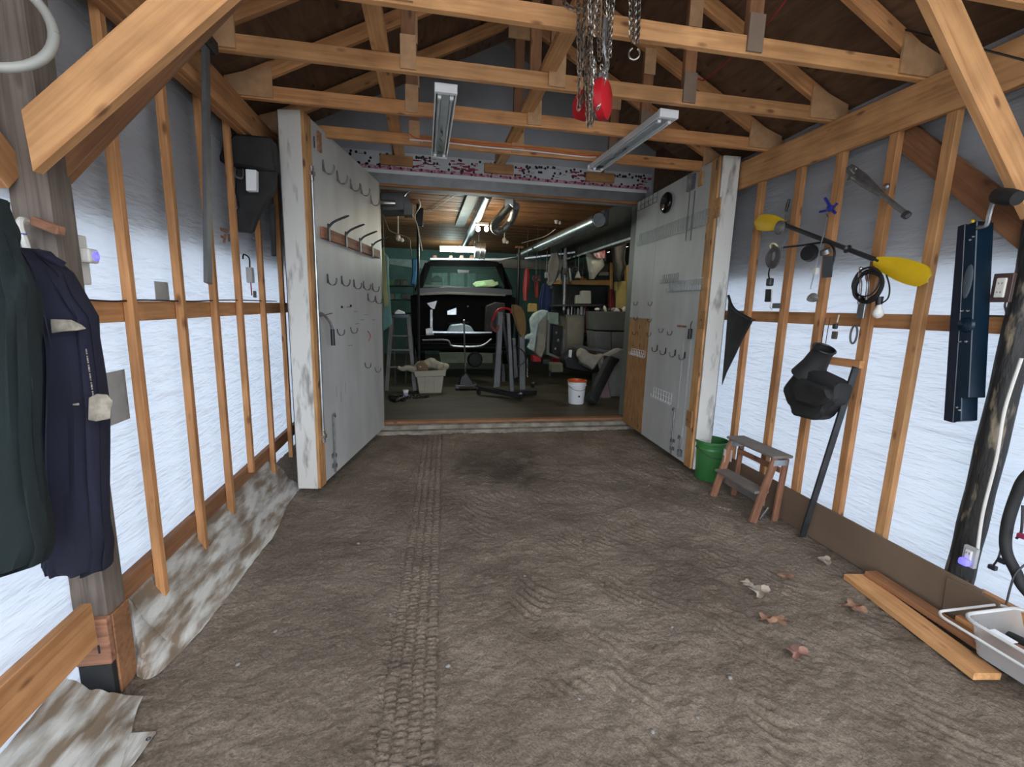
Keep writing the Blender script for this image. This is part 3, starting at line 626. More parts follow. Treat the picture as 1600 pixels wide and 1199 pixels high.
# ================================================================== CEILING FIXTURES
def strip_light(x0, x1, y0, y1, label):
    t = thing('strip_light', (x0, y0, PZ1), label, 'light fixture', 'unlit fluorescent strip lights on the trusses')
    a = V((x0, y0, PZ1-.02)); b = V((x1, y1, PZ1-.02)); d = (b-a).normalized(); R = frame(d); s = R @ V((0, 1, 0)); up = V((0, 0, 1))
    prof = [(-.065, -.03), (-.055, .018), (.055, .018), (.065, -.03), (.058, -.03), (.048, .008), (-.048, .008), (-.058, -.03)]
    MB().prism([a+s*u+up*v for u, v in prof], b-a).build('housing', WHITE, t)
    for e in (a, b-d*.02): MB().box(e+d*.01-up*.008, (.03, .132, .05), R).build('end_cap', WHITE, t, bevel=.002)
    MB().bar(a+d*.03-up*.018, b-d*.03-up*.018, .05, .02).build('ballast_cover', mat('fixture_grey', (.42, .46, .48), .35, .3), t)
    for q in (-.036, .036): MB().tube([a+d*.04+s*q-up*.024, b-d*.04+s*q-up*.024], .009, 8).build('tube', mat('unlit_tube', (.55, .6, .62), .2), t, smooth=True)
    for e in (.06, (b-a).length-.09):
        for q in (-.036, .036): MB().box(a+d*e+s*q-up*.03, (.02, .02, .03), R).build('lamp_holder', WHITE, t)
    MB().box(a+d*((b-a).length-.14)-up*.03, (.05, .04, .01), R).build('label_plate', BLK, t)
    MB().box(a+d*.62-up*.03, (.04, .012, .006), R).build('label_plate', BLK, t)
    MB().tube(curvept([a+d*(.55+.05*i)-up*.032+s*.012*math.sin(i*2) for i in range(10)], 4), .002, 5).build('wire', BLK, t)
strip_light(.11, .10, 2.90, 4.12, 'left white strip light hanging under the trusses')
strip_light(1.52, 1.475, 2.90, 4.12, 'right white strip light hanging under the trusses near the red hoist')
# chain hoist
YH = 2.12
def hp(px, py, dy=0): return at(px, py, 'y', YH+dy)
h = thing('chain_hoist', hp(935, 190), 'red chain hoist with bundles of rusty chain hanging from the roof', 'hoist')
R = frame(V((1, .25, 0)))
p = hp(941, 155); MB().lathe([(0, -.035), (.06, -.033), (.084, -.018), (.086, .018), (.06, .033), (0, .035)], p, V((.8, -.6, .05)), 24).build('housing', RED, h, smooth=True)
p = hp(912, 165, .04); MB().lathe([(0, -.02), (.06, -.02), (.062, .02), (0, .022)], p, V((1, .35, .05)), 20).build('rear_wheel', RED, h, smooth=True)
p = hp(922, 160, .02); MB().lathe([(0, -.03), (.045, -.03), (.045, .03), (0, .03)], p, V((1, .35, .05)), 18).build('chain_wheel', BLK, h, smooth=True)
p = hp(941, 108); MB().tube(curvept([p+V((0, 0, .20)), p+V((.0, 0, .10)), p+V((.02, 0, .02)), p+V((0, 0, -.03))], 5), .014, 8).cbox(p+V((0, 0, -.05)), (.05, .05, .06)).build('yoke', STEEL, h, smooth=True)
rr = random.Random(5)
for k, (xa, ya, xb, yb_, m) in enumerate([(903, -20, 903, 110, RUST), (915, -20, 908, 70, RUST), (920, -20, 925, 110, SHCH), (928, -30, 915, 150, RUST), (935, -20, 930, 60, SHCH), (938, -20, 936, 95, RUST), (946, -20, 944, 60, RUST), (950, -10, 946, 140, SHCH), (961, -20, 953, 90, SHCH), (956, -20, 949, 100, RUST), (944, -20, 939, 90, RUST), (925, -20, 920, 80, RUST)]):
    chain([hp(xa, ya, rr.uniform(-.03, .03)), hp((xa+xb)/2+rr.uniform(-2, 2), (ya+yb_)/2), hp(xb, yb_, rr.uniform(-.03, .03))], .026, .016, .0028, 'chain', m, h)
for xs, yt, ybm in (((903, 912, 906), 35, 120), ((911, 920, 909), 35, 108), ((906, 914, 904), 110, 172), ((915, 922, 919), 105, 198), ((921, 930, 924), 105, 196), ((927, 929, 923), 90, 182), ((949, 940, 934), 100, 172)):
    chain([hp(xs[0], yt, -.05), hp((xs[0]+xs[2])/2, (yt+ybm)/2, -.06), hp(xs[2], ybm, -.05), hp(xs[1], (yt+ybm)/2, -.02), hp(xs[1], yt, -.01)], .028, .017, .003, 'chain', SHCH if xs[0] > 922 else RUST, h)
chain([hp(880, -30), hp(882, 5, -.03), hp(898, 15, -.03), hp(912, 12, -.03), hp(918, -20)], .03, .018, .0034, 'chain', RUST, h)
hb = thing('hanging_chain', hp(990, 90), 'short looped chain bundle with an end hook, right of the red hoist', 'chain')
for k, (x0, x1) in enumerate(((985, 985), (989, 988), (993, 992), (997, 995), (1000, 997))):
    chain([hp(x0, -25, .03*k), hp((x0+x1)/2, 30, .02*k), hp(x1, 62+5*(k % 3), .01*k)], .026, .015, .0028, 'chain_strand', RUST if k % 2 else SHCH, hb)
MB().ring(hp(991, 84), (.3, 1, 0), .024, .004, 16, 6, (2.2, 7.5)).build('hook', SHCH, hb, smooth=True)
# cables under the roof
def cable(name, pts, r, m, label, cat='cable', **k):
    return MB().tube(curvept(pts, 6), r, 6).build(name, m, None, smooth=True, label=label, cat=cat, **k)
ch4 = lambda px, dz: at(px, 240, 'y', 4.0)*1 if 0 else V((at(px, 235+(px-700)*.075, 'y', 4.005).x, 4.0, 2.865+dz))
cable('cable', [ch4(640, .03), ch4(655, .0), ch4(700, .012), ch4(760, .006), ch4(830, .012), ch4(910, -.004), ch4(960, .0)], .006, ORANGE, 'orange cable stapled along the farthest truss chord')
cable('cable', [ch4(640, -.01), ch4(700, -.008), ch4(760, -.014), ch4(830, -.012), ch4(910, -.02), ch4(930, -.012)], .005, WHITE, 'white cable running beside the orange cable on the farthest chord')
cable('cable', [at(641, 195, 'y', 4.2), at(652, 215, 'y', 4.1), at(660, 222, 'y', 3.99)], .005, CREAM, 'short white cable drooping onto the farthest chord left of the left strip light')
cable('red_cord', [at(985, 235, 'y', 3.9), at(1075, 135, 'y', 3.0), at(1105, 122, 'y', 2.87), at(1190, 45, 'y', 2.3), at(1235, -10, 'y', 2.1)], .005, mat('dull_red_cord', (.30, .03, .03), .6), 'long dull red cord slanting up through the trusses at right', 'cord')
cable('cord', [at(1310, 20, 'y', 2.6), at(1460, 58, 'x', 2.5), at(1600, 94, 'x', 2.45), at(1700, 120, 'x', 2.45)], .005, BLK, 'thin black cord slung across the upper right corner', 'cord')
# white hoop in the upper left corner
MB().ring(at(-38, 20, 'y', 1.45), (.5, -1, .35), .135, .012, 40, 10).build('hoop', mat('greyed_cream_plastic', (.30, .30, .27), .5), None, smooth=True, label='white plastic hoop hanging in the upper left corner over the grey post', cat='hoop')
# ================================================================== LEFT WALL THINGS
def sock(c, s, u, v, ax, m, name, parent, th=.01): pass
# receptacle with night light
p = at(124, 406, 'x', -1.235); o_ = thing('wall_outlet', p, 'pale outlet box with glowing blue night light beside the grey post', 'outlet')
MB().box(p+V((-.01, 0, 0)), (.03, .085, .175)).build('cover_plate', CREAM, o_, bevel=.003)
q = at(136, 400, 'x', -1.205); MB().cbox(q, (.05, .05, .05), ch=.008).build('night_light', CREAM, o_); MB().ring(q+V((.026, .004, 0)), (1, 0, 0), .012, .005, 16, 6).build('glow_ring', BLUEL, o_, smooth=True)
p = at(386, 430, 'x', -1.18); o_ = thing('wall_outlet', p, 'small grey switch box with looped black cord on a left wall stud', 'outlet')
MB().box(p+V((.02, 0, 0)), (.035, .05, .10)).build('cover_plate', TAPE, o_, bevel=.003)
MB().tube(curvept([p+V((.02, 0, .05)), p+V((.02, 0, .11)), p+V((0, -.03, .13)), p+V((0, -.05, .10))], 6), .005, 6).build('cord', BLK, o_, smooth=True)
MB().tube(curvept([p+V((.02, 0, -.05)), p+V((.02, .0, -.10)), p+V((.01, .03, -.13))], 6), .004, 6).build('lower_cord', REDINK, o_, smooth=True)
cable('cable', [at(x, 470+dy, 'x', -1.222) for x, dy in ((140, -1), (180, 1), (225, -1), (300, 1), (360, -1), (432, 1))], .004, BLK, 'thin black cable lying along the top of the left wall girt')
# hanging steel bar
a = at(321, 66, 'x', -1.08); b = at(325, 443, 'x', -1.08)
t = thing('steel_bar', b, 'long grey steel bar hanging in front of the left wall studs', 'bar')
MB().bar(a, b, .052, .02, (1, 0, 0)).build('bar', GSTEEL, t, bevel=.002)
MB().box(a+V((.0, .02, .01)), (.06, .12, .07)).build('bracket', BLKM, t, bevel=.01)
MB().tube([a+V((.02, -.012, 0)), a+V((.03, -.018, 0))], .008, 10).build('bolt', BLK, t)
# black fender
def slab(name, pts, ax, v, dep, m, parent=None, bevel=.01, **k):
    P = [at(x, y, ax, v) for x, y in pts]; e = V((0, dep, 0)) if ax == 'y' else V((dep, 0, 0)) if ax == 'x' else V((0, 0, dep))
    return MB().prism(P, e).build(name, m, parent, bevel=bevel, **k)
t = thing('truck_fender', at(390, 362, 'y', 3.35), 'black plastic fender panel hung high on the left wall beside the open door', 'car part')
slab('upper_shell', [(366, 208), (424, 213), (430, 262), (424, 268), (345, 254), (340, 246), (350, 222)], 'y', 3.38, .12, BLKM, t, .015)
slab('lower_flap', [(368, 262), (430, 266), (428, 295), (412, 318), (398, 345), (392, 363), (357, 360), (362, 338), (372, 322), (366, 300)], 'y', 3.40, .07, BLKM, t, .012)
MB().tube(curvept([at(366, 262, 'y', 3.37), at(369, 276, 'y', 3.36), at(379, 278, 'y', 3.36), at(380, 264, 'y', 3.37)], 5), .006, 6).build('clip', STEEL, t, smooth=True)
slab('white_box', [(383, 264), (400, 265), (400, 298), (384, 298)], 'y', 3.30, .05, WHITE, None, .004, label='small white box fixed to the black fender on the left wall', cat='box')
t = thing('rusty_latch', at(347, 365, 'y', 3.33), 'small red-brown latch sticking out under the black fender', 'latch')
MB().tube(curvept([at(357, 362, 'y', 3.34), at(345, 358, 'y', 3.33), at(336, 354, 'y', 3.32), at(338, 366, 'y', 3.32), at(350, 371, 'y', 3.33)], 5), .009, 8).build('loop', OLDW, t, smooth=True)
MB().tube([at(352, 366, 'y', 3.33), at(350, 380, 'y', 3.33)], .007, 6).tube([at(357, 366, 'y', 3.33), at(358, 378, 'y', 3.33)], .006, 6).build('prong', OLDW, t)
slab('black_strip', [(420, 318), (428, 318), (430, 400), (424, 400)], 'y', 3.6, .03, BLKM, None, .003, label='narrow black strip hanging on the left wall behind the door edge', cat='strip')
# work clothes on the post
def garment(name, rows, Y, dep, m, label, seed, folds=6, amp=.05):
    t = thing(name, at((rows[-1][1]+rows[-1][2])/2, rows[-1][0], 'y', Y), label, 'work clothes')
    full = []
    for i in range(len(rows)-1):
        a, b = rows[i], rows[i+1]
        for j in range(4): full.append(tuple(a[q]+(b[q]-a[q])*j/4 for q in range(3)))
    full.append(rows[-1]); MB().loft(full, Y, dep, folds, amp, 56, seed).build('cloth', m, t, smooth=True); return t
t = garment('coverall', [(390, 42, 62), (405, 45, 80), (425, 50, 108), (460, 58, 128), (495, 62, 148), (540, 66, 150), (640, 70, 163), (740, 72, 166), (800, 74, 170), (850, 70, 174), (885, 68, 172), (892, 80, 150)], 1.62, .09, NAVYC, 'navy blue coverall with worn reflective strips hanging on the grey post', 2, 6, .028)
def patch(pts, Y, parent, m=PATCH, dep=.006): slab('reflective_strip', pts, 'y', Y, dep, m, parent, .002)
patch([(78, 499), (110, 500), (125, 507), (134, 514), (118, 517), (100, 518), (80, 521)], 1.545, t)
patch([(138, 622), (150, 616), (166, 617), (176, 628), (172, 640), (171, 655), (150, 659), (137, 657)], 1.548, t)
patch([(112, 632), (122, 630), (123, 634), (113, 634)], 1.548, t)
mb = MB()
for i in range(16): mb.box(at(135+i*.7, 548+i*4.6, 'y', 1.548), (.003, .002, .004+.006*(i % 3 == 0)))
mb.build('paint_flecks', PATCH, t, kind='stuff')
MB().tube(curvept([at(60, 396, 'y', 1.62), at(75, 402, 'y', 1.60), at(98, 415, 'y', 1.62)], 5), .014, 8).build('collar', NAVYC, t, smooth=True)
t = garment('shop_coat', [(310, -30, 0), (345, -35, 12), (370, -40, 26), (400, -45, 34), (440, -50, 46), (470, -50, 54), (560, -55, 58), (680, -58, 63), (780, -58, 70), (850, -58, 76), (880, -55, 66), (893, -40, 14)], 1.42, .07, GRNC, 'dark green coat hanging in front of the navy coverall at the left edge', 5, 5, .035)
h_ = thing('hanger_hook', at(36, 365, 'y', 1.70), 'white curved hook screwed to the grey post above the coverall', 'hook')
MB().tube(curvept([at(44, 395, 'y', 1.70), at(38, 375, 'y', 1.69), at(31, 355, 'y', 1.69), at(33, 344, 'y', 1.71), at(42, 346, 'y', 1.75)], 6), .010, 8).build('hook', CREAM, h_, smooth=True)
MB().tube([at(29, 365, 'y', 1.68), at(42, 366, 'y', 1.68)], .002, 5).build('wire_tie', BLUEP, h_)
p = at(77, 352, 'y', 1.76); MB().bar(p-V((.04, 0, -.01)), p+V((.045, -.02, -.02)), .03, .028).build('wooden_peg', OLDW, None, bevel=.004, label='short dark wooden peg on the grey post above the coverall', cat='peg')
# plastic sheets on the ground along the left wall
edge = [(474, 762), (452, 790), (430, 835), (405, 870), (375, 912), (345, 950), (315, 988), (282, 1020), (262, 1040), (245, 1055), (228, 1062), (214, 1057)]
E_ = [at(x, y, 'z', .012) for x, y in edge]
def sheet(name, E_, top, label, seed, nn=14):
    P = []
    E2 = curvept(E_, 5); n = len(E2)
    for i, e in enumerate(E2):
        t0 = top(i/(n-1), e); row = []
        for j in range(nn*2+1):
            s = j/(nn*2); q = e.lerp(t0, s); k = (s**1.15 if 1 else s); q.z = max(e.z + (t0.z-e.z)*(s**1.6), gz(q.x, q.y)+.006)
            q.z += .05*(abs(noise.noise(V((q.x*11+q.y*1.2+seed, q.y*1.6, seed))))**.7)*min(1, s*6) + .022*abs(noise.noise(V((q.x*14, q.y*6, seed+4))))*min(1, s*8)
            row.append(q)
        P.append(row)
    return MB().grid(P).build(name, PLAS, None, smooth=True, label=label, cat='plastic sheet')
sheet('plastic_sheet', E_, lambda s, e: V((XWL+.015, max(e.y, 1.93)+(.12 if e.y < 2 else 0), .33)), 'long dirty plastic sheet on the ground under the left wall studs', 1)
E3 = [at(x, y, 'z', .014) for x, y in ((224, 1088), (214, 1110), (204, 1150), (196, 1180), (188, 1215), (180, 1260))]
sheet('plastic_sheet', E3, lambda s, e: V((XWL+.015, e.y-.07-s*.05, .17-.05*s)), 'wrinkled plastic sheet on the ground in front of the grey post', 3)
# corner flap with eyelet
f = [at(x, y, 'z', .010) for x, y in ((205, 1148), (244, 1145), (212, 1190), (190, 1215), (186, 1180))]
t = thing('tarp_corner', f[1], 'small white tarpaulin corner with an eyelet at the bottom left', 'tarp'); MB().prism(f, V((0, 0, .006))).build('sheet', PLAS, t)
MB().ring(at(232, 1155, 'z', .018), (0, 0, 1), .006, .002, 12, 6).build('eyelet', DSTEEL, t, smooth=True)
mb = MB(); rr = random.Random(9)
for k in range(9): p = at(150+k*4.5, 1091+(k % 3)*3, 'z', .02); mb.ball(p, (rr.uniform(.012, .022), rr.uniform(.01, .016), .012), 8)
mb.build('crumpled_foam', mat('white_foam', (.75, .75, .76), .8, bump=.5), None, smooth=True, label='strip of crumpled white foam at the foot of the grey post', cat='foam')
# ================================================================== RIGHT WALL THINGS
XT = 2.625
def rp(px, py, off=0): return at(px, py, 'x', XT-off)
# paddle
t = thing('kayak_paddle', rp(1300, 380), 'kayak paddle with yellow blades and black shaft across the right wall studs', 'paddle')
a = rp(1222, 350, .02); b = rp(1375, 409, .02)
MB().tube([a, b], .015, 10).build('shaft', mat('black_shaft', (.03, .032, .034), .4), t, smooth=True)
for e in (.72, .02): c = a.lerp(b, e); MB().lathe([(.015, -.01), (.027, 0), (.015, .01)], c, b-a, 14).build('drip_ring', BLK, t, smooth=True)
def blade(base, tip, wd, parent):
    d = tip-base; Ln = d.length; x = d.normalized(); nrm = V((1, 0, 0)); s = nrm.cross(x).normalized(); P = []
    for i in range(15):
        u = i/14; hw = wd*(math.sin(math.pi*min(1, u*.62+.1))**.8)*(1 if u < .85 else math.sqrt(max(0, 1-((u-.85)/.16)**2))); P.append((base+x*Ln*u, hw))
    top = []; 
    for c, hw in P: top.append([c+s*hw*v - V((1, 0, 0))*(.010*(1-v*v)+.004) for v in (-1, -.5, 0, .5, 1)])
    bot = [[p+V((.010, 0, 0)) for p in row] for row in top]; mb = MB().grid(top).grid(bot)
    n = len(top)
    for side in (0, 4): mb.grid([[top[i][side], bot[i][side]] for i in range(n)])
    mb.grid([top[0], bot[0]]); mb.grid([top[-1], bot[-1]]); return mb.build('blade', YEL, parent, smooth=True)
blade(rp(1368, 408, .02), rp(1452, 436, .02), .062, t); blade(rp(1226, 350, .02), rp(1181, 347, .02), .062, t)
t = thing('tea_strainer', rp(1218, 355, .05), 'round wire strainer hanging over the left end of the paddle', 'strainer')
MB().ring(rp(1218, 356, .05), (1, 0, 0), .048, .005, 24, 6).build('rim', STEEL, t, smooth=True); MB().ball(rp(1218, 356, .03), (.02, .046, .046), 16).build('bowl', mat('wire_mesh_grey', (.25, .24, .22), .5, .4, scale=60), t, smooth=True)
MB().tube(curvept([rp(1228, 365, .05), rp(1228, 375, .05), rp(1222, 388, .05)], 4), .003, 6).build('handle', GALV, t, smooth=True)
t = thing('screwdriver', rp(1229, 335, .04), 'black handled screwdriver stuck behind the paddle end', 'screwdriver')
MB().tube([rp(1233, 311, .03), rp(1230, 322, .03), rp(1228, 331, .03)], [.008, .012, .008], 10).build('handle', BLK, t, smooth=True); MB().tube([rp(1228, 331, .03), rp(1226, 346, .03)], .003, 6).build('blade', STEEL, t)
# cord bundle with plug and adapter
t = thing('extension_cord', rp(1208, 420, .03), 'folded grey extension cord bundle with plug, leftmost on the right wall', 'cord')
mb = MB()
for k in range(9):
    c = rp(1208+(k % 3), 400+(k % 4), .02+.008*(k % 4)); rx, rz = .030+.013*(k % 4), .045+.011*(k % 5)
    mb.tube([c+V((0, math.cos(u)*rx+.02*math.cos(u*2)*(k % 2)*.3, math.sin(u)*rz)) for u in [2*math.pi*i/20 for i in range(21)]], .0055, 6)
mb.build('coil', mat('grey_cord', (.10, .095, .09), .6), t, smooth=True)
MB().ring(rp(1209, 386, .035), (1, .2, .8), .03, .007, 16, 6).build('tie_band', mat('pale_yellow_band', (.65, .62, .35), .6), t, smooth=True)
MB().tube(curvept([rp(1203, 418, .03), rp(1201, 428, .03), rp(1202, 436, .03)], 4), .006, 6).build('lead', BLK, t, smooth=True)
MB().cbox(rp(1203, 441, .03), (.04, .045, .06), ch=.01).build('adapter', DSTEEL, t)
slab('small_sign', [(1196, 452), (1205, 452), (1204, 472), (1194, 472)], 'x', XT-.02, .012, BLK, None, .002, label='small black plug timer hanging under the folded extension cord', cat='timer')
MB().tube(curvept([rp(1206, 452, .03), rp(1205, 470, .03), rp(1203, 480, .03), rp(1207, 484, .03)], 5), .003, 6).build('wire_hook', CREAM, None, smooth=True, label='white wire hook hanging next to the black plug timer', cat='hook')
slab('stud_plate', [(1207, 474), (1219, 474), (1218, 482), (1206, 482)], 'x', XT+.02, .01, GSTEEL, wr, .001)
# black headband lamp and metal work light
t = thing('work_light', rp(1285, 410, .05), 'black visor work light with finned grey body hanging below the paddle shaft', 'work light')
MB().tube(curvept([rp(1222, 387, .04), rp(1250, 384, .045), rp(1285, 379, .05), rp(1298, 382, .05), rp(1304, 395, .05), rp(1300, 415, .05)], 5), .007, 8).build('strap', BLK, t, smooth=True)
MB().lathe([(0, .035), (.05, .03), (.058, 0), (.05, -.015), (0, -.02)], rp(1266, 396, .05), (-1, -.2, 0), 20).build('visor', BLK, t, smooth=True)
mb = MB(); c = rp(1292, 418, .055)
for k in range(7): mb.tube([c+V((.0, -.03+.01*k, .07)), c+V((0, -.04+.01*k, -.065))], .007, 6)
mb.build('finned_body', DSTEEL, t, smooth=True)
MB().lathe([(0, .03), (.03, .028), (.034, 0), (0, -.01)], rp(1291, 396, .06), (-.6, 0, 1), 14).build('cap', STEEL, t, smooth=True)
t = thing('clip_lamp', rp(1270, 467, .05), 'small chrome reflector lamp hanging on a thin rod below the work light', 'lamp')
MB().tube([rp(1293, 340, .04), rp(1281, 390, .06), rp(1268, 445, .06)], .004, 6).tube([rp(1271, 430, .06), rp(1266, 452, .06)], .003, 6).build('rod', GALV, t, smooth=True)
MB().cbox(rp(1275, 424, .06), (.03, .03, .045), ch=.006).build('clamp', CREAM, t)
MB().lathe([(0, .03), (.02, .028), (.032, .01), (.036, -.01), (.034, -.012), (0, .0)], rp(1270, 466, .05), (.3, .3, .8), 18).build('reflector', mat('grey_glass_reflector', (.35, .34, .33), .25, .5), t, smooth=True)
t = thing('spring_clamp', rp(1297, 322, .02), 'blue spring clamp pinned high on a right wall stud', 'clamp')
MB().tube(curvept([rp(1289, 310, .02), rp(1294, 318, .02), rp(1299, 327, .02), rp(1305, 333, .02)], 4), [.010]*13, 8).tube(curvept([rp(1281, 331, .02), rp(1291, 329, .02), rp(1300, 325, .02), rp(1308, 318, .02)], 4), .008, 8).cbox(rp(1297, 326, .025), (.03, .04, .04), ch=.01).build('jaw', BLUEP, t, smooth=True)
MB().tube([rp(1292, 334, .02), rp(1294, 340, .02)], .004, 6).build('pin', CHR, t)
# steel Y pipe
t = thing('steel_crutch_pipe', rp(1375, 300, .03), 'steel pipe with twin forked tubes pinned at the upper right wall', 'pipe')
MB().tube([rp(1376, 303, .03), rp(1419, 337, .03)], .014, 12).tube([rp(1330, 262, .03), rp(1350, 278, .035), rp(1377, 304, .03)], [.02, .022, .016], 12).build('upper_tube', STEEL, t, smooth=True)
MB().tube([rp(1334, 276, .05), rp(1350, 288, .05), rp(1374, 304, .04)], [.018, .018, .012], 12).build('lower_tube', STEEL, t, smooth=True)
MB().lathe([(0, .012), (.022, .01), (.022, -.01), (0, -.012)], rp(1416, 336, .03), rp(1419, 337)-rp(1376, 303), 12).build('end_ring', DSTEEL, t, smooth=True)
slab('fork_plate', [(1322, 262), (1330, 256), (1338, 262), (1336, 272), (1330, 280), (1322, 282), (1326, 274), (1321, 270)], 'x', XT-.05, .012, STEEL, t, .002)
MB().ball(rp(1385, 292, .03), (.015, .02, .02), 10).build('lug', STEEL, t, smooth=True)
# coiled cord with bulb
t = thing('drop_light_cord', rp(1357, 470, .05), 'coiled black lamp cord with a white bulb hanging on the right wall', 'cord')
mb = MB(); rr = random.Random(2)
for k in range(10):
    c = rp(1355+rr.uniform(-3, 3), 444+rr.uniform(-3, 3), .03+.006*k); rx = .085+.008*rr.uniform(-1, 1); rz = .088+.008*rr.uniform(-1, 1)
    mb.tube([c+V((.004*math.sin(u*3), math.cos(u)*rx, math.sin(u)*rz-.01*(k > 7))) for u in [2*math.pi*i/24 for i in range(25)]], .0045, 6)
mb.tube(curvept([rp(1385, 430, .06), rp(1390, 450, .06), rp(1386, 468, .06), rp(1368, 478, .06)], 5), .004, 6)
mb.build('coil', BLK, t, smooth=True)
MB().tube([rp(1374, 464, .06), rp(1373, 477, .06)], [.022, .016], 12).build('socket', BLK, t, smooth=True)
MB().lathe([(.012, .03), (.014, .015), (.028, -.012), (.028, -.03), (.018, -.045), (0, -.052)], rp(1373, 484, .06), (0, 0, 1), 18).build('bulb', BULBW, t, smooth=True)
t = thing('double_hook', rp(1353, 425, .06), 'silver double coat hook holding the coiled black lamp cord', 'hook')
for dx in (-5, 6):
    MB().tube(curvept([rp(1350+dx, 420, .06), rp(1348+dx, 432, .07), rp(1350+dx, 445, .07), rp(1347+dx, 475, .05)], 5), .008, 8).ball(rp(1350+dx, 420, .06), .012, 10).build('prong', CHR, t, smooth=True)
MB().box(rp(1346, 485, .03), (.015, .05, .10)).build('back_plate', STEEL, t, bevel=.003)
t = thing('paint_brush', rp(1304, 520, .02), 'small dark paint brush hanging under the right wall girt', 'brush')
MB().tube([rp(1311, 492, .02), rp(1308, 504, .02)], .004, 6).build('string', CREAM, t); MB().cbox(rp(1305, 510, .02), (.02, .03, .035), ch=.006).build('handle', DSTEEL, t); MB().cbox(rp(1304, 524, .02), (.015, .036, .05), ch=.004).build('bristles', mat('bristle_grey', (.10, .085, .07), .9, scale=60), t)
t = thing('carabiner', rp(1334, 523, .03), 'large oval snap link hanging on a right wall stud below the girt', 'snap link')
c = rp(1334, 523, .03); MB().tube([c+V((0, math.cos(u)*.022, math.sin(u)*.055)) for u in [2*math.pi*i/20 for i in range(21)]], .006, 8).build('ring', GSTEEL, t, smooth=True)
for k, (xa, xb) in enumerate(((1290, 1283), (1297, 1290))): cable('string', [rp(xa, 497, .01), rp((xa+xb)/2, 515, .01), rp(xb, 537, .03)], .0025, DSTEEL, ('left' if k == 0 else 'right')+' of two thin strings above the black air duct', 'string')
# black plastic duct
def rows_loft(name, rows, X, dep, m, parent, seed=1, amp=.02, folds=4, nseg=28):
    return MB().loft([r if len(r) == 3 else r for r in rows], X, dep, folds, amp, nseg, seed, ax='x').build(name, m, parent, smooth=True)
t = thing('air_duct', rp(1265, 655, .1), 'black moulded plastic air duct hanging on the lower right wall studs', 'car part')
A_ = V((0, 1, 0))
slab('body', [(1252, 568), (1270, 580), (1295, 592), (1310, 602), (1306, 618), (1304, 628), (1288, 640), (1285, 648), (1270, 658), (1232, 648), (1233, 638), (1226, 630), (1220, 612), (1221, 604), (1248, 570)], 'x', XT-.16, .13, BLKM, t, .022)
slab('chamber', [(1245, 590), (1262, 596), (1290, 606), (1296, 622), (1282, 632), (1268, 636), (1240, 628), (1236, 606)], 'x', XT-.20, .06, BLKM, t, .018)
P0 = rp(1262, 588, .09); P1 = rp(1288, 545, .09)
MB().tube([P0, P0.lerp(P1, .45), P0.lerp(P1, .85), P1], [.105, .075, .062, .068], 20, False).build('neck', BLKM, t, smooth=True)
MB().ring(P1, P1-P0, .066, .007, 24, 8).build('rim', BLK, t, smooth=True)
# ribs on the chamber
a = rp(1290, 563, -.01); b = rp(1342, 574, -.01); timber('nailer_block', V((XT+.03, a.y, a.z)), V((XT+.03, b.y, a.z-.0)), .035, .05, SPR, wr)
a = rp(1337, 574, .03); b = at(1255, 838, 'z', .0); b2 = at(1252, 838, 'z', .01)
t = thing('angle_iron', b2, 'dark angle iron leaning against the right wall beside the step stool', 'bar')
b2 = V((2.56, b2.y, 0.02)); b2 = at(1254, 836, 'z', .01)
mb = MB(); d = (a-b2).normalized(); R = frame(d, (1, 0, 0)); c = (a+b2)/2; mb.box(c, ((a-b2).length, .045, .006), R); mb.box(c + R @ V((0, .022, -.02)), ((a-b2).length, .006, .045), R); mb.build('bar', DSTEEL, t)
for e in (.03, .97): MB().ball(b2.lerp(a, e)-V((.006, 0, 0)), .007, 8).build('bolt', GALV, t, smooth=True)
# step stool
def to_ground(px, py, z=0): return at(px, py, 'z', z)
fl_ = to_ground(1160, 766); fr_ = to_ground(1208, 806); bl_ = to_ground(1180, 764); br_ = to_ground(1226, 803)
t = thing('step_stool', (2.56, 3.05, 0), 'old wooden two step stool with worn grey top beside green bucket', 'step stool')
TL = at(1186, 688, 'x', 2.46); 
y0s, y1s = 2.78, 3.26; xf = 2.42; xb_ = 2.56; zt = .50
# side frames: front leg slants back, rear leg slants forward
def stool(t):
    for y in (y0s, y1s):
        timber('leg', (xf-.03, y, .0), (xf+.10, y, zt), .022, .06, OLDW, t, up=(1, 0, 0))
        timber('leg', (xb_+.02, y+.0, .0), (xf+.19, y, zt-.01), .022, .045, OLDW, t, up=(1, 0, 0))
        MB().box((xf+.14, y-.0, zt-.035), (.12, .028, .045)).build('metal_bracket', GALV, t, bevel=.002)
    MB().cbox((xf+.14, (y0s+y1s)/2, zt+.012), (.17, y1s-y0s+.06, .024), ch=.01).build('top_step', mat('worn_grey_tread', (.20, .17, .145), .8, scale=8, bump=.2), t)
    MB().cbox((xf+.02, (y0s+y1s)/2, .235), (.12, y1s-y0s+.0, .022), ch=.004).build('lower_step', mat('worn_grey_tread', (0, 0, 0)), t)
    MB().box((xf+.06, (y0s+y1s)/2, .15), (.012, y1s-y0s-.02, .06)).build('stretcher', GALV, t)
    MB().box((xf+.085, y1s-.012, .36), (.003, .03, .10)).box((xf+.035, y1s+.0, .36), (.004, .024, .11)).build('paper_label', CREAM, t)
    timber('brace', (xf+.02, y0s-.016, .03), (xf+.08, y0s-.016, .12), .006, .014, STEEL, t)
    timber('back_rail', (xf+.16, y0s, .40), (xf+.16, y1s, .40), .018, .04, OLDW, t)
stool(t)
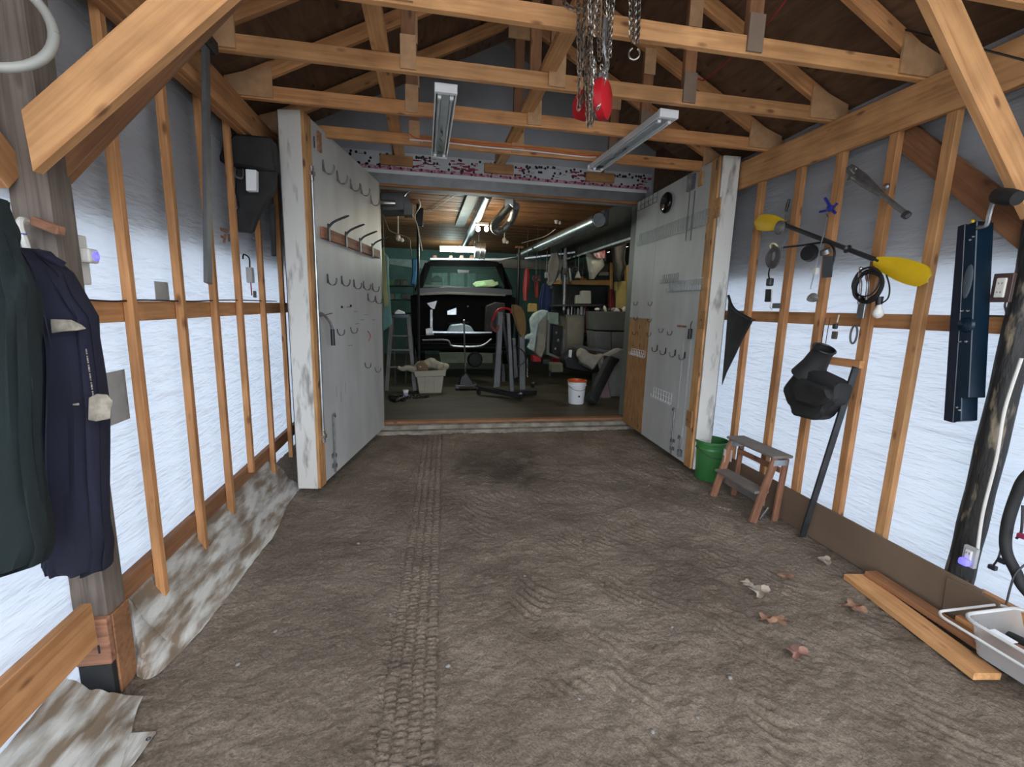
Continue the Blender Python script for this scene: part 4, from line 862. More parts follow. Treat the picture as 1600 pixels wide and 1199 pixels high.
# green bucket
def bucket(c, r0_, r1_, h, m, name, label, rimm=None, inner=None, bail=True):
    t = thing(name, c, label, 'bucket'); c = V(c)
    MB().lathe([(0, .0), (r0_, 0), (r0_+.004, .01), (r0_+(r1_-r0_)*.78, h*.78), (r1_+.006, h*.79), (r1_+.004, h*.84), (r1_+.0, h*.85), (r1_+.002, h*.93), (r1_+.008, h*.94), (r1_+.008, h), (r1_-.003, h), (r1_-.006, h*.9), (r0_-.002, .012), (0, .012)], c, (0, 0, 1), 36).build('shell', m, t, smooth=True)
    if rimm: MB().lathe([(r1_+.009, h*.955), (r1_+.011, h+.004), (r1_-.006, h+.006), (r1_-.012, h-.05), (r0_, .1), (0, .1)], c, (0, 0, 1), 36).build('liner', rimm, t, smooth=True)
    if bail:
        ang = 2.2; pts = []
        for i in range(15):
            u = math.pi*i/14; pts.append(c+V((math.cos(u+.0)*(r1_+.012), -math.sin(u)*(r1_+.012)*.98, h*.86-math.sin(u)*.09)))
        MB().tube(pts, .003, 6).build('bail_handle', DSTEEL, t, smooth=True)
    return t
t = bucket((2.61, 3.66, 0.0), .12, .142, .375, GREEN, 'bucket', 'green plastic bucket on the dirt between right door and wall')
MB().box((2.68, 3.545, .12), (.05, .004, .09)).build('paper_label', CREAM, t)
# black fender behind the right door
t = thing('truck_fender', at(1150, 560, 'x', 2.63), 'black wheel arch liner hanging on the right wall behind the open door', 'car part')
slab('panel', [(1137, 462), (1146, 484), (1160, 491), (1175, 501), (1169, 512), (1159, 530), (1147, 556), (1134, 582), (1126, 604), (1130, 560), (1134, 510)], 'x', 2.635, .022, BLKM, t, .012)
MB().tube(curvept([at(1138, 462, 'x', 2.63), at(1147, 483, 'x', 2.63), at(1175, 500, 'x', 2.63)], 6), .012, 8).build('lip', BLK, t, smooth=True)
# blue channel
t = thing('steel_channel', rp(1480, 655, .1), 'long navy blue steel channel hanging upright near the tarred pole', 'steel channel')
X_ = XT-.10
slab('face_plate', [(1508, 352), (1527, 345), (1521, 480), (1514, 622), (1503, 622), (1502, 658), (1489, 660), (1500, 500)], 'x', X_, .10, BLUE, t, .003)
slab('dark_flange', [(1496, 354), (1508, 350), (1500, 500), (1489, 661), (1474, 657), (1484, 500)], 'x', X_-.005, .02, mat('dark_navy_flange', (.006, .009, .02), .35), t, .002)  # flange has its own darker navy than the face plate
for px, py in ((1516, 375), (1521, 370), (1503, 486), (1512, 486), (1500, 534), (1510, 534), (1495, 637), (1499, 641)): MB().lathe([(.006, -.002), (.005, .004), (0, .006)], at(px, py, 'x', X_-.003), (-1, 0, 0), 10).build('rivet', CHR, t)
MB().lathe([(0, .02), (.03, .012), (.036, 0)], at(1510, 508, 'x', X_), (-1, 0, 0), 18).build('dome', BLUE, t, smooth=True)
MB().ball(at(1512, 440, 'x', X_), (.006, .02, .08), 14).build('worn_patch', mat('scuffed_blue_grey', (.05, .065, .08), .5), t, smooth=True)
t = thing('hand_crank', rp(1570, 308, .12), 'steel hand crank with black round knob above the blue channel', 'crank')
MB().tube(curvept([at(1527, 356, 'x', X_), at(1541, 352, 'x', X_), at(1546, 335, 'x', X_), at(1552, 316, 'x', X_), at(1562, 306, 'x', X_)], 6), .009, 8).build('arm', STEEL, t, smooth=True)
MB().tube([at(1554, 310, 'x', X_), at(1560, 306, 'x', X_-.02), at(1575, 308, 'x', X_-.04), at(1590, 310, 'x', X_-.05)], [.02, .034, .036, .03], 14).build('knob', BLKM, t, smooth=True)
MB().ball(at(1520, 346, 'x', X_), .008, 8).build('bolt', YEL, t)
# outlets on the right
def outlet(px, py, X, w_, h_, name, label, m=CREAM, plate=OLDW):
    p = at(px, py, 'x', X); t = thing(name, p, label, 'outlet'); MB().box(p, (.02, w_, h_)).build('backing_plate', plate, t, bevel=.002)
    MB().cbox(p-V((.014, 0, 0)), (.012, w_*.5, h_*.68), ch=.004).build('receptacle', m, t)
    for z in (-.02, .02):
        mb = MB()
        for y in (-.006, .006): mb.box(p-V((.0205, y, -z)), (.001, .002, .009))
        mb.build('slots', BLK, t)
    return t, p
t, p = outlet(1567, 450, 2.60, .075, .13, 'wall_outlet', 'white wall outlet on a brown plate beside the tarred pole, above the girt', CREAM, mat('dark_brown_plate', (.06, .035, .03), .5))
MB().tube(curvept([at(1573, 468, 'x', 2.6), at(1570, 478, 'x', 2.6), at(1572, 492, 'x', 2.62), at(1560, 494, 'x', 2.65), at(1500, 492, 'x', 2.65)], 5), .004, 6).build('cord', BLK, t, smooth=True)
t, p = outlet(1516, 870, 2.575, .055, .10, 'wall_outlet', 'outlet with glowing blue night light low on the tarred pole', CREAM, TAPE)
MB().cbox(at(1507, 878, 'x', 2.54), (.035, .04, .035), ch=.01).build('night_light', BLUEL, t, smooth=True)
# wiring loom at the right edge
t = thing('wiring_loom', at(1590, 860, 'x', 2.62), 'black car wiring loom with loose plugs at the right frame edge', 'wiring loom')
XW_ = 2.62
MB().tube(curvept([at(1640, 720, 'x', XW_), at(1604, 745, 'x', XW_), at(1588, 775, 'x', XW_), at(1574, 820, 'x', XW_), at(1572, 860, 'x', XW_), at(1588, 895, 'x', XW_), at(1600, 920, 'x', XW_), at(1640, 960, 'x', XW_)], 6), .022, 10).build('main_bundle', BLKM, t, smooth=True)
MB().tube(curvept([at(1574, 822, 'x', XW_), at(1566, 850, 'x', XW_), at(1560, 872, 'x', XW_-.01), at(1552, 884, 'x', XW_-.01)], 5), .004, 6).tube(curvept([at(1605, 880, 'x', XW_), at(1585, 900, 'x', XW_-.03), at(1572, 945, 'x', XW_-.05)], 5), .004, 6).tube(curvept([at(1598, 790, 'x', XW_), at(1596, 830, 'x', XW_), at(1588, 842, 'x', XW_)], 5), .005, 6).build('branch_wires', BLK, t, smooth=True)
for px, py in ((1566, 877), (1551, 887), (1597, 838)): MB().cbox(at(px, py, 'x', XW_-.01), (.022, .03, .022), ch=.004).build('plug', BLK if px < 1590 else REDINK, t)
# ---------------- on the ground at right
def plank(a, b, w_, th, m, label, z0_, cut=(0, 0)):
    a = V(a); b = V(b); a.z = b.z = z0_+th/2; return timber('plank', a, b, w_, th, m, None, up=(0, 0, 1), label=label, cat='plank')
a = (at(1340, 903, 'z', .05)+at(1370, 903, 'z', .05))/2; b = (at(1520, 1055, 'z', .05)+at(1560, 1045, 'z', .05))/2
timber('plank', V((2.475, 2.03, .028)), V((2.37, 1.30, .028)), .125, .034, SPL, None, label='orange-brown board lying nearest on the dirt by the kick board', cat='plank')
timber('plank', V((2.552, 2.00, .062)), V((2.50, 1.16, .062)), .075, .03, SPD, None, label='narrow dark board lying behind the near orange-brown board', cat='plank')
timber('plank', V((2.60, 1.58, .05)), V((2.60, .9, .05)), .05, .09, SPR, None, label='board standing on edge behind the plastic tub at right', cat='plank')
# clear tub
t = thing('plastic_tub', (2.50, 1.16, .10), 'clear plastic tub with brown straps inside at the right frame edge', 'tub')
cx_, cy_ = 2.50, 1.13
def rrect(cx, cy, hx, hy, z, r, n=6):
    pts = []
    for sx, sy_, a0_ in ((1, 1, 0), (-1, 1, math.pi/2), (-1, -1, math.pi), (1, -1, 3*math.pi/2)):
        for i in range(n+1):
            u = a0_+math.pi/2*i/n; pts.append(V((cx+sx*(hx-r)+r*math.cos(u), cy+sy_*(hy-r)+r*math.sin(u), z)))
    return pts
rings = [rrect(cx_, cy_, .14, .24, .10, .05), rrect(cx_, cy_, .165, .27, .24, .06), rrect(cx_, cy_, .168, .273, .25, .06)]
mb = MB(); n = len(rings[0]); vs = sum(rings, []); mb.add(vs, [(i*n+j, i*n+(j+1) % n, (i+1)*n+(j+1) % n, (i+1)*n+j) for i in range(2) for j in range(n)]+[tuple(range(n))]); mb.build('shell', ORNG2, t, smooth=True)
rr_ = rrect(cx_, cy_, .175, .28, .25, .06); MB().tube(rr_+[rr_[0]], .008, 8).build('rim', mat('milky_plastic_rim', (.62, .62, .60), .3), t, smooth=True)
rr_ = rrect(cx_-.05, cy_+.02, .20, .31, .235, .05); MB().tube(rr_+[rr_[0]], .006, 8).build('lid_edge', mat('milky_plastic_rim', (0, 0, 0)), t, smooth=True)
for k, (x, m, nm) in enumerate(((2.40, OLDW, 'brown_strap'), (2.45, OLDW, 'brown_strap'), (2.53, BLKM, 'dark_bundle'))):
    MB().tube(curvept([V((x, cy_-.2, .17)), V((x+.02, cy_-.05, .20)), V((x-.01, cy_+.1, .19)), V((x, cy_+.22, .17))], 5), .02, 8).build(nm, m, t, smooth=True)
MB().box((2.40, 1.30, .222), (.04, .08, .003)).build('paper_label', WHITE, t)
# leaves
def leaf(px, py, s, m, label, rz, curl=.02):
    s *= 1.4; p = at(px, py, 'z', .012); mb = MB(); n = 22; rim = []
    for i in range(n):
        u = 2*math.pi*i/n; rad = s*(.55+.30*abs(math.cos(2.5*u))+.12*math.cos(5*u+1)); rim.append((u, rad))
    vs = [p+V((0, 0, .012+curl*.4))]
    for f_ in (.5, 1):
        for u, rad in rim:
            vs.append(p+V((math.cos(u+rz)*rad*f_, math.sin(u+rz)*rad*f_*.8, .012+curl*f_*(.5+.5*math.sin(3*u+rz)))))
    fs = [(0, 1+i, 1+(i+1) % n) for i in range(n)]+[(1+i, 1+n+i, 1+n+(i+1) % n, 1+(i+1) % n) for i in range(n)]
    vb = [v-V((0, 0, .0015)) for v in vs]; mb.add(vs, fs); mb.add(vb, [tuple(reversed(f)) for f in fs])
    o = mb.build('leaf', m, None, smooth=True, label=label, cat='leaf', group='dry leaves on the dirt floor')
leaf(1188, 930, .055, LEAFP, 'pale curled dry leaf, largest of the pair left of the plank end', .4, .03)
leaf(1168, 915, .035, LEAFP, 'thin pale dry leaf just above the large pale curled leaf', 1.2, .01)
leaf(1198, 973, .038, LEAF, 'small orange-brown leaf below the pale curled leaves', 2.0, .02)
leaf(1219, 973, .038, LEAF, 'dull brown leaf touching the orange-brown leaf', .9, .008)
leaf(1246, 1025, .045, mat('reddish_dry_leaf', (.26, .13, .10), .8, scale=30, bump=.3), 'reddish brown leaf lying alone nearest the camera', .2, .02)
leaf(1335, 953, .05, LEAF, 'shrivelled leaf half buried left of the orange-brown board', 1.5, .02)
leaf(1290, 880, .045, LEAFP, 'pale leaf lying by the foot of the kick board', .7, .02)
leaf(1228, 904, .04, LEAF, 'flattened leaf between the pale leaves and the kick board', 2.6, .006)
rr = random.Random(12); proto = None
PEB = ['pebble left of the tyre track, the nearer to the plastic sheet corner', 'pebble at lower left, the nearest to the grey post foot', 'pebble between the dark stain and the kick board', 'pebble in the middle of the floor right of centre', 'pebble near the lower right, below the reddish leaf', 'white pebble at the lower edge of the dark oil stain', 'pebble in the foreground right of the tyre track', 'pebble lying on the tyre track at mid floor', 'pebble in front of the step stool', 'pebble between the step stool and the angle iron foot', 'pebble at the centre of the dirt floor', 'pebble in the foreground just right of the tyre track', 'pebble right of and behind the centre of the floor', 'pebble below the middle, left of the reddish leaf', 'pebble beside the upper part of the tyre track', 'pebble just below and right of the dark oil stain', 'lowest right pebble, closest to the camera', 'pebble second closest to the camera on the right half']
spots = [(430, 985), (372, 1038), (1105, 862), (1000, 940), (1140, 1063), (748, 787), (905, 1090), (610, 960), (1192, 795), (1255, 770), (820, 900), (700, 1040), (980, 800), (1050, 980), (560, 850), (860, 760), (1090, 1120), (1020, 1140)]
for k, (px, py) in enumerate(spots):
    p = at(px, py, 'z', .004); r_ = rr.uniform(.007, .014)
    if proto is None:
        mb = MB(); mb.ball((0, 0, .35), (1, .8, .55), 8); proto = mb.build('pebble', STONE, None, smooth=True, label='small grey pebble loose on the dirt floor', cat='pebble', group='small pebbles on the dirt floor', origin=V((0, 0, 0))); o = proto
    else: o = proto.copy(); C.objects.link(o)
    o['label'] = PEB[k]
    o.location = (p.x, p.y, gz(p.x, p.y)); o.scale = (r_, r_, r_); o.rotation_euler = (0, 0, rr.uniform(0, 6))
# ================================================================== THE WORKSHOP BEHIND THE DOORWAY
def wt(name, loc, label, cat, group=None): return thing(name, loc, label, cat, group)
def g_(px, py): return at(px, py, 'z', FZ)
# lamps that are lit
t = wt('lit_tube_light', at(720, 390, 'y', 8.7), 'bright lit fluorescent tube light above the black truck cab', 'light fixture')
a = at(688, 391, 'y', 8.9); b = at(748, 393, 'y', 8.7)
MB().tube([a, b], .022, 10).build('tube', TUBE, t, smooth=True)
MB().bar(a+V((0, 0, .05)), b+V((0, 0, .05)), .14, .05).build('housing', WHITE, t, bevel=.004)
for e in (a, b): MB().tube([e+V((0, 0, .07)), V((e.x, e.y, WZ))], .004, 5).build('hanger_wire', GALV, t)
t = wt('twin_bulb_lamp', at(753, 352, 'y', 7.6), 'twin lit bulbs on a ceiling holder between the silver ducts', 'lamp')
MB().box(at(753, 350, 'y', 7.6), (.22, .08, .04)).build('holder', CREAM, t, bevel=.005)
for px in (747, 760): MB().ball(at(px, 358, 'y', 7.6), (.034, .034, .042), 12).build('bulb', BULBL, t, smooth=True)
t = wt('bulb_lamp', at(990, 381, 'y', 7.4), 'single lit bulb beside the top of the open right door', 'lamp')
MB().ball(at(989, 382, 'y', 7.4), .035, 12).build('bulb', BULBL, t, smooth=True); MB().tube([at(989, 382, 'y', 7.4)+V((0, 0, .03)), at(989, 382, 'y', 7.4)+V((0, 0, .12))], .018, 8).build('holder', CREAM, t)
for nm, p, e, c in (('work_lamp_tube', at(720, 396, 'y', 8.6), 9, (.85, 1, .92)), ('work_lamp_bulbs', at(753, 364, 'y', 7.6), 6, (1, .85, .6)), ('work_lamp_right', at(986, 386, 'y', 7.35), 3, (1, .88, .65)), ('rear_fill_light', V((.6, 11.8, 2.7)), 7, (.8, 1, .95))):  # the rear one is added fill light with no fixture of its own
    l = bpy.data.lights.new(nm, 'POINT'); l.energy = e; l.color = c; l.shadow_soft_size = .12; o = bpy.data.objects.new(nm, l); C.objects.link(o); o.location = p
for px, y_, lab in ((870, 8.2, 'white empty lamp holder on the workshop ceiling left of the long silver duct'), (622, 8.0, 'pair of unlit round lamps hanging at the upper left of the workshop'), (788, 9.0, 'small white fitting hanging from the workshop ceiling over the truck')):
    p = at(px, 345 if px == 870 else 372 if px == 622 else 376, 'y', y_); t = wt('lamp_holder', p, lab, 'lamp')
    MB().tube([p+V((0, 0, .03)), V((p.x, p.y, WZ))], .012, 8).build('stem', CREAM, t); MB().lathe([(0, .05), (.03, .045), (.045, 0), (.03, -.05), (0, -.06)], p, (0, 0, 1), 14).build('cup', CREAM, t, smooth=True)
    MB().ball(p+V((.06, 0, -.03)), .035, 10).build('side_bulb', BULBW, t, smooth=True)
# ducts
z_ = 2.70
MB().tube([V((2.20, 5.85, z_)), V((2.06, 10.3, z_))], .085, 20).build('duct', GALV, None, smooth=True, label='long round silver duct running back under the workshop ceiling', cat='duct')
t = wt('duct_elbow', V((2.2, 5.9, 2.75)), 'square cut end collar of the long silver duct beside the header', 'duct'); MB().ring(V((2.2, 5.86, z_)), (0, 1, 0), .088, .008, 24, 6).build('collar', CHR, t, smooth=True); MB().box((2.31, 5.98, 2.74), (.06, .22, .2)).build('side_box', DSTEEL, t, bevel=.01)
MB().tube([at(763, 303, 'z', 2.98), at(726, 384, 'z', 2.85)], .065, 16).build('duct', mat('spiral_duct', (.28, .32, .34), .4, .8), None, smooth=True, label='shiny silver duct slanting to the tube light', cat='duct')
a, b = at(740, 303, 'z', 3.06), at(718, 352, 'z', 3.06); MB().bar(a, b, .18, .05).build('duct', mat('flat_duct_grey', (.10, .11, .115), .6), None, bevel=.005, label='flat grey duct strip on the ceiling left of the shiny duct', cat='duct')
pts = curvept([at(800, 316, 'z', 2.98), at(785, 335, 'y', 6.9), at(772, 352, 'y', 7.2), at(776, 361, 'y', 7.3), at(788, 357, 'y', 7.3), at(800, 342, 'y', 7.2), at(806, 322, 'y', 6.6)], 10)
MB().tube(pts, [.055+.006*(i % 2) for i in range(len(pts))], 12).build('flexible_duct', mat('flex_duct_grey', (.33, .34, .33), .45, .5), None, smooth=True, label='ribbed flexible duct bent in a U beside the twin bulbs', cat='duct')
pts = [at(752, 392, 'y', 8.6)+V((.02*i, .0, 0)) for i in range(10)]
t = wt('duct_drum', at(752, 392, 'y', 8.6), 'short wide silver duct drum at the right end of the lit tube', 'duct')
c = at(742, 391, 'y', 8.75); d = at(757, 392, 'y', 8.75); MB().tube([c, d], .15, 24).build('drum', GALV, t, smooth=True)
for e in (0, .5, 1): MB().ring(c.lerp(d, e), d-c, .152, .008, 24, 6).build('band', CHR, t, smooth=True)
slab('header_bracket', [(789, 311), (802, 311), (802, 324), (796, 318), (789, 324)], 'y', 6.0, .03, WHITE, None, .003, label='small white twin bracket hanging just inside the header', cat='bracket')
# garage rail and beam at the right of the ceiling
a, b = at(1000, 339, 'x', 2.75), at(850, 400, 'x', 2.75)
MB().bar(V((2.75, 5.9, 2.52)), V((2.75, 10.5, 2.52)), .03, .03).build('steel_rail', GALV, None, label='thin silver rail running below the long silver duct', cat='rail')
box('ceiling_beam', (2.8, 5.85, 2.55), (3.0, 10.5, WZ), DARKW, wc)
box('cross_beam', (1.2, 10.5, 2.42), (4.5, 10.65, 2.62), mat('pale_beam', (.22, .22, .19), .7), wc)
# heater
t = wt('unit_heater', at(622, 315, 'y', 6.15), 'grey unit heater hung under the workshop ceiling at upper left', 'heater')
slab('cabinet', [(594, 301), (638, 300), (642, 328), (596, 330)], 'y', 6.15, .4, GSTEEL, t, .01); slab('panel', [(631, 318), (645, 318), (645, 336), (631, 336)], 'y', 6.12, .2, GREYC, t, .004)
MB().tube([at(592, 317, 'y', 6.1), at(618, 318, 'y', 6.1)], .035, 14).build('chrome_pipe', CHR, t, smooth=True); MB().tube(curvept([at(632, 307, 'y', 6.1), at(637, 301, 'y', 6.1), at(642, 299, 'y', 6.12)], 4), .012, 8).build('lever', CHR, t, smooth=True)
# black post with cables
t = wt('steel_post', g_(652, 590)*0+V((at(653, 400, 'y', 7.6).x, 7.6, FZ)), 'thin black post with cable clusters standing left of the truck', 'post'); x_ = at(653, 350, 'y', 7.6).x
MB().tube([V((x_, 7.6, FZ)), V((x_, 7.6, WZ))], .022, 8).build('shaft', BLK, t, smooth=True); slab('box', [(650, 325), (662, 325), (661, 353), (650, 353)], 'y', 7.5, .1, BLK, t, .006)
cable('white_cable', [at(654, 312, 'y', 7.0), at(656, 322, 'y', 7.1), at(648, 338, 'y', 7.4), at(652, 352, 'y', 7.4), at(655, 368, 'y', 7.4), at(660, 392, 'y', 7.4)], .010, CREAM, 'white cable snaking down the thin black post')
cable('white_cable', [at(596, 330, 'y', 7.0), at(604, 350, 'y', 7.1), at(611, 362, 'y', 7.2), at(638, 372, 'y', 7.4), at(641, 385, 'y', 7.4), at(643, 400, 'y', 7.5)], .008, mat('grey_wire', (.25, .24, .20), .6), 'tangled grey wire drooping from the heater to the left wall')
cable('white_cable', [at(660, 328, 'z', 3.08), at(690, 326, 'z', 3.08), at(722, 330, 'z', 3.08)], .008, CREAM, 'white cable run straight across the ceiling planks')
cable('white_cable', [at(672, 330, 'z', 3.07), at(690, 318, 'z', 3.07), at(712, 304, 'z', 3.07)], .006, CREAM, 'thin cable curving up to the header over the ceiling planks')
cable('white_cable', [at(868, 358, 'y', 8.0), at(850, 370, 'y', 8.6), at(815, 380, 'y', 9.2)], .006, CREAM, 'thin cable from the white lamp holder back along the ceiling')
t = wt('steel_post', V((at(812, 400, 'y', 9.3).x, 9.3, FZ)), 'thin black post standing right of the truck cab', 'post'); x_ = at(811, 400, 'y', 9.3).x
MB().tube([V((x_, 9.3, FZ)), V((x_, 9.3, 2.75))], .03, 8).build('shaft', BLK, t, smooth=True); MB().box((x_, 9.3, 2.74), (.16, .1, .04)).build('head_plate', OLDW, t)
# ------------------------------------------------ truck
tr = wt('pickup_truck', V((at(725, 575, 'y', 9.2).x, 9.2, FZ)), 'black pickup truck cab stripped of its front end, standing on its bare frame', 'truck')
Yt = 9.0
def tp(px, py, y=Yt): return at(px, py, 'y', y)
Lb, Rb = 650, 797      # cab sides at the cowl
roof_ = [(662, 408), (672, 402), (700, 399), (760, 401), (782, 405), (790, 415)]
MB().prism([tp(664, 412, 9.5), tp(672, 408, 9.5), tp(700, 405.5, 9.5), tp(745, 406, 9.5), tp(778, 409, 9.5), tp(784, 414, 9.5), tp(783, 421, 9.5), tp(664, 420, 9.5)], V((0, 1.3, 0))).build('roof', TRUCK, tr, bevel=.02)
for sgn, P in ((-1, [(652, 463), (648, 452), (664, 410), (673, 416), (661, 450), (659, 463)]), (1, [(788, 463), (789, 450), (774, 416), (784, 411), (801, 450), (800, 463)])):
    MB().prism([V(tp(P[0][0], P[0][1], 9.0)), V(tp(P[1][0], P[1][1], 9.0)), V(tp(P[2][0], P[2][1], 9.5)), V(tp(P[3][0], P[3][1], 9.5)), V(tp(P[4][0], P[4][1], 9.0)), V(tp(P[5][0], P[5][1], 9.0))], V((-.0, .12, 0))).build('windscreen_pillar', TRUCK, tr, bevel=.006)
MB().prism([tp(658, 449, 9.03), tp(791, 449, 9.03), tp(777, 417, 9.5), tp(671, 416, 9.5)], V((0, .012, .006))).build('windscreen', GLASSG, tr)
slab('cowl', [(650, 450), (700, 448), (760, 449), (800, 452), (802, 462), (650, 460)], 'y', 8.9, .35, mat('dark_cowl', (.012, .012, .011), .35), tr, .012)
slab('cowl_lip', [(652, 458), (700, 456), (790, 460), (790, 463), (700, 460), (652, 462)], 'y', 8.86, .05, mat('lip_grey', (.10, .09, .07), .4), tr, .003)
slab('firewall', [(650, 462), (800, 464), (802, 500), (795, 545), (770, 552), (690, 550), (660, 540), (648, 505)], 'y', 9.0, .2, TRUCK, tr, .02)
slab('side_panel', [(641, 462), (652, 460), (660, 545), (652, 560), (644, 520)], 'y', 8.95, 1.2, TRUCK, tr, .01); slab('side_panel', [(797, 462), (806, 466), (800, 548), (790, 545)], 'y', 8.95, 1.2, TRUCK, tr, .01)
slab('rear_wall', [(662, 452), (786, 452), (784, 520), (664, 520)], 'y', 10.8, .05, TRUCK, tr)
slab('rear_window_frame', [(668, 418), (675, 418), (674, 450), (664, 450)], 'y', 10.7, .05, TRUCK, tr); slab('rear_window_frame', [(700, 418), (703, 418), (703, 450), (700, 450)], 'y', 10.7, .05, TRUCK, tr); slab('rear_window_frame', [(726, 418), (730, 418), (730, 450), (726, 450)], 'y', 10.7, .05, TRUCK, tr)
slab('rear_quarter', [(745, 418), (778, 418), (785, 450), (743, 450)], 'y', 10.6, .05, TRUCK, tr)
slab('head_rest', [(672, 441), (676, 433), (684, 430), (690, 434), (692, 441)], 'y', 9.9, .12, BLKM, tr, .02)
slab('mirror', [(714, 421), (734, 422), (733, 427), (715, 427)], 'y', 9.35, .03, BLK, tr, .006)
slab('dash_top', [(660, 445), (705, 446), (715, 449), (660, 450)], 'y', 9.2, .2, mat('dash_grey', (.12, .13, .11), .6), tr, .01)
for px in (679, 704, 721, 737): slab('marker_light', [(px-3, 403), (px-2, 399), (px+3, 399), (px+4, 404)], 'y', 9.5, .12, mat('amber_lens', (.45, .20, .10), .3), tr, .004)
# firewall parts
slab('bracket_plate', [(667, 474), (683, 470), (679, 483), (674, 482)], 'y', 8.85, .02, STEEL, tr, .001); slab('steering_shaft', [(672, 484), (676, 484), (676, 512), (672, 512)], 'y', 8.82, .03, STEEL, tr, .002)
slab('mount_plate', [(665, 514), (676, 512), (678, 524), (666, 526)], 'y', 8.8, .05, STEEL, tr, .003)
slab('foil_plate', [(699, 486), (713, 481), (713, 492), (699, 492)], 'y', 8.95, .02, GALV, tr, .001)
MB().ball(tp(731, 479, 8.98), .02, 10).build('grommet', STEEL, tr, smooth=True)
slab('hvac_box', [(760, 478), (775, 472), (790, 474), (790, 520), (758, 520)], 'y', 8.75, .2, BLKM, tr, .02)
slab('floor_tunnel', [(700, 505), (735, 503), (745, 520), (690, 520)], 'y', 8.9, .15, TRUCK, tr, .02)
slab('plastic_wrap', [(698, 520), (704, 508), (722, 506), (736, 510), (742, 520)], 'y', 8.6, .2, mat('crumpled_blue_sheet', (.30, .42, .48), .35, bump=.8, bscale=14), tr, .02)
def fr(a, b, w_=.09, h=.11, nm='frame_rail'): return MB().bar(a, b, w_, h).build(nm, TRUCK, tr, bevel=.008)
fr(tp(652, 535, 8.3), tp(664, 530, 10.8)); fr(tp(800, 535, 8.3), tp(785, 530, 10.8))
fr(tp(655, 527, 8.5), tp(770, 523, 8.5), .08, .06, 'cross_member'); fr(tp(650, 540, 8.4), tp(800, 542, 8.4), .10, .10, 'cross_member')
MB().bar(tp(676, 519, 8.55), tp(768, 520, 8.55), .05, .03).build('radiator_support', GALV, tr)
MB().tube(curvept([tp(660, 532, 8.3), tp(698, 532, 8.3), tp(708, 541, 8.25), tp(750, 541, 8.25), tp(768, 530, 8.3)], 5), .018, 8).build('sway_bar', STEEL, tr, smooth=True)
MB().tube([tp(655, 545, 8.3), tp(800, 545, 8.3)], .035, 10).build('axle', TRUCK, tr, smooth=True)
MB().lathe([(0, .12), (.12, .10), (.15, 0), (.12, -.1), (0, -.12)], tp(742, 562, 8.6), (0, 1, 0), 18).build('differential', BLKM, tr, smooth=True)
for px in (660, 790): MB().lathe([(.0, -.05), (.13, -.05), (.14, 0), (.13, .05), (0, .05)], tp(px, 558, 8.6), (1, 0, 0), 20).build('brake_hub', TRUCK, tr, smooth=True)
for px in (662, 786): MB().tube([tp(px, 566, 8.7), V((tp(px, 566, 8.7).x, 8.7, FZ))], [.05, .11], 10).build('axle_stand', DSTEEL, tr)
slab('white_panel_behind', [(686, 552), (770, 550), (770, 568), (690, 570)], 'y', 11.5, .1, mat('pale_green_panel', (.42, .48, .34), .6), None, .005, label='pale panel seen on the floor under the truck frame', cat='panel')
t = wt('sun_visor', tp(757, 443, 9.0), 'pale green sun visor leaning inside the truck windscreen', 'visor')
slab('visor', [(738, 444), (744, 440), (770, 437), (774, 441), (778, 440), (779, 445), (772, 448), (744, 450)], 'y', 8.96, .03, mat('pale_green_foam', (.30, .42, .22), .7), t, .01); slab('paper', [(744, 443), (757, 441), (760, 446), (745, 448)], 'y', 8.94, .01, mat('bright_green_paper', (.38, .66, .34), .6), t, .001)
slab('tin_roof_rack', [(672, 403), (782, 404), (810, 401), (782, 407), (672, 406)], 'y', 9.45, .10, WHITE, None, .002, label='thin white board lying along the truck cab roof', cat='board')
# ------------------------------------------------ engine hoist
cr = wt('engine_hoist', g_(790, 612), 'grey folding engine hoist with black base on casters in the doorway', 'engine hoist')
pb = [at(748, 605, 'z', .24), at(835, 612, 'z', .24), at(812, 614, 'z', .24)]
MB().bar(at(748, 606, 'y', 7.3), at(812, 619, 'y', 6.9), .09, .07).build('base_beam', BLK, cr, bevel=.006)
MB().bar(at(802, 614, 'y', 7.1), at(837, 613, 'y', 7.25), .09, .08).build('base_beam', BLK, cr, bevel=.006)
for px, py, y in ((748, 613, 7.3), (813, 624, 6.9), (832, 606, 7.9)):
    c = at(px, py, 'y', y); c.z = FZ+.045; MB().lathe([(0, .018), (.045, .015), (.045, -.015), (0, -.018)], c, (1, .5, 0), 16).build('caster', BLKM, cr, smooth=True); MB().box(c+V((0, 0, .05)), (.05, .06, .03)).build('caster_fork', CHR, cr, bevel=.004)
slab('mast', [(778, 488), (786, 488), (785, 520), (781, 605), (771, 606), (777, 530)], 'y', 7.15, .10, GSTEEL, cr, .004)
slab('brace_leg', [(792, 490), (797, 490), (803, 612), (797, 612)], 'y', 7.0, .08, GSTEEL, cr, .004); slab('brace_leg', [(812, 525), (820, 524), (821, 610), (812, 610)], 'y', 7.2, .08, GSTEEL, cr, .004)
slab('boom', [(784, 498), (788, 496), (805, 608), (800, 610)], 'y', 7.25, .07, BLK, cr, .004)
slab('ram_cylinder', [(800, 530), (806, 528), (810, 590), (803, 592)], 'y', 7.2, .06, DSTEEL, cr, .01)
MB().tube(curvept([at(770, 500, 'y', 7.1), at(776, 487, 'y', 7.1), at(785, 482, 'y', 7.1), at(797, 484, 'y', 7.1), at(799, 490, 'y', 7.1)], 5), .018, 8).build('red_handle', RED, cr, smooth=True)
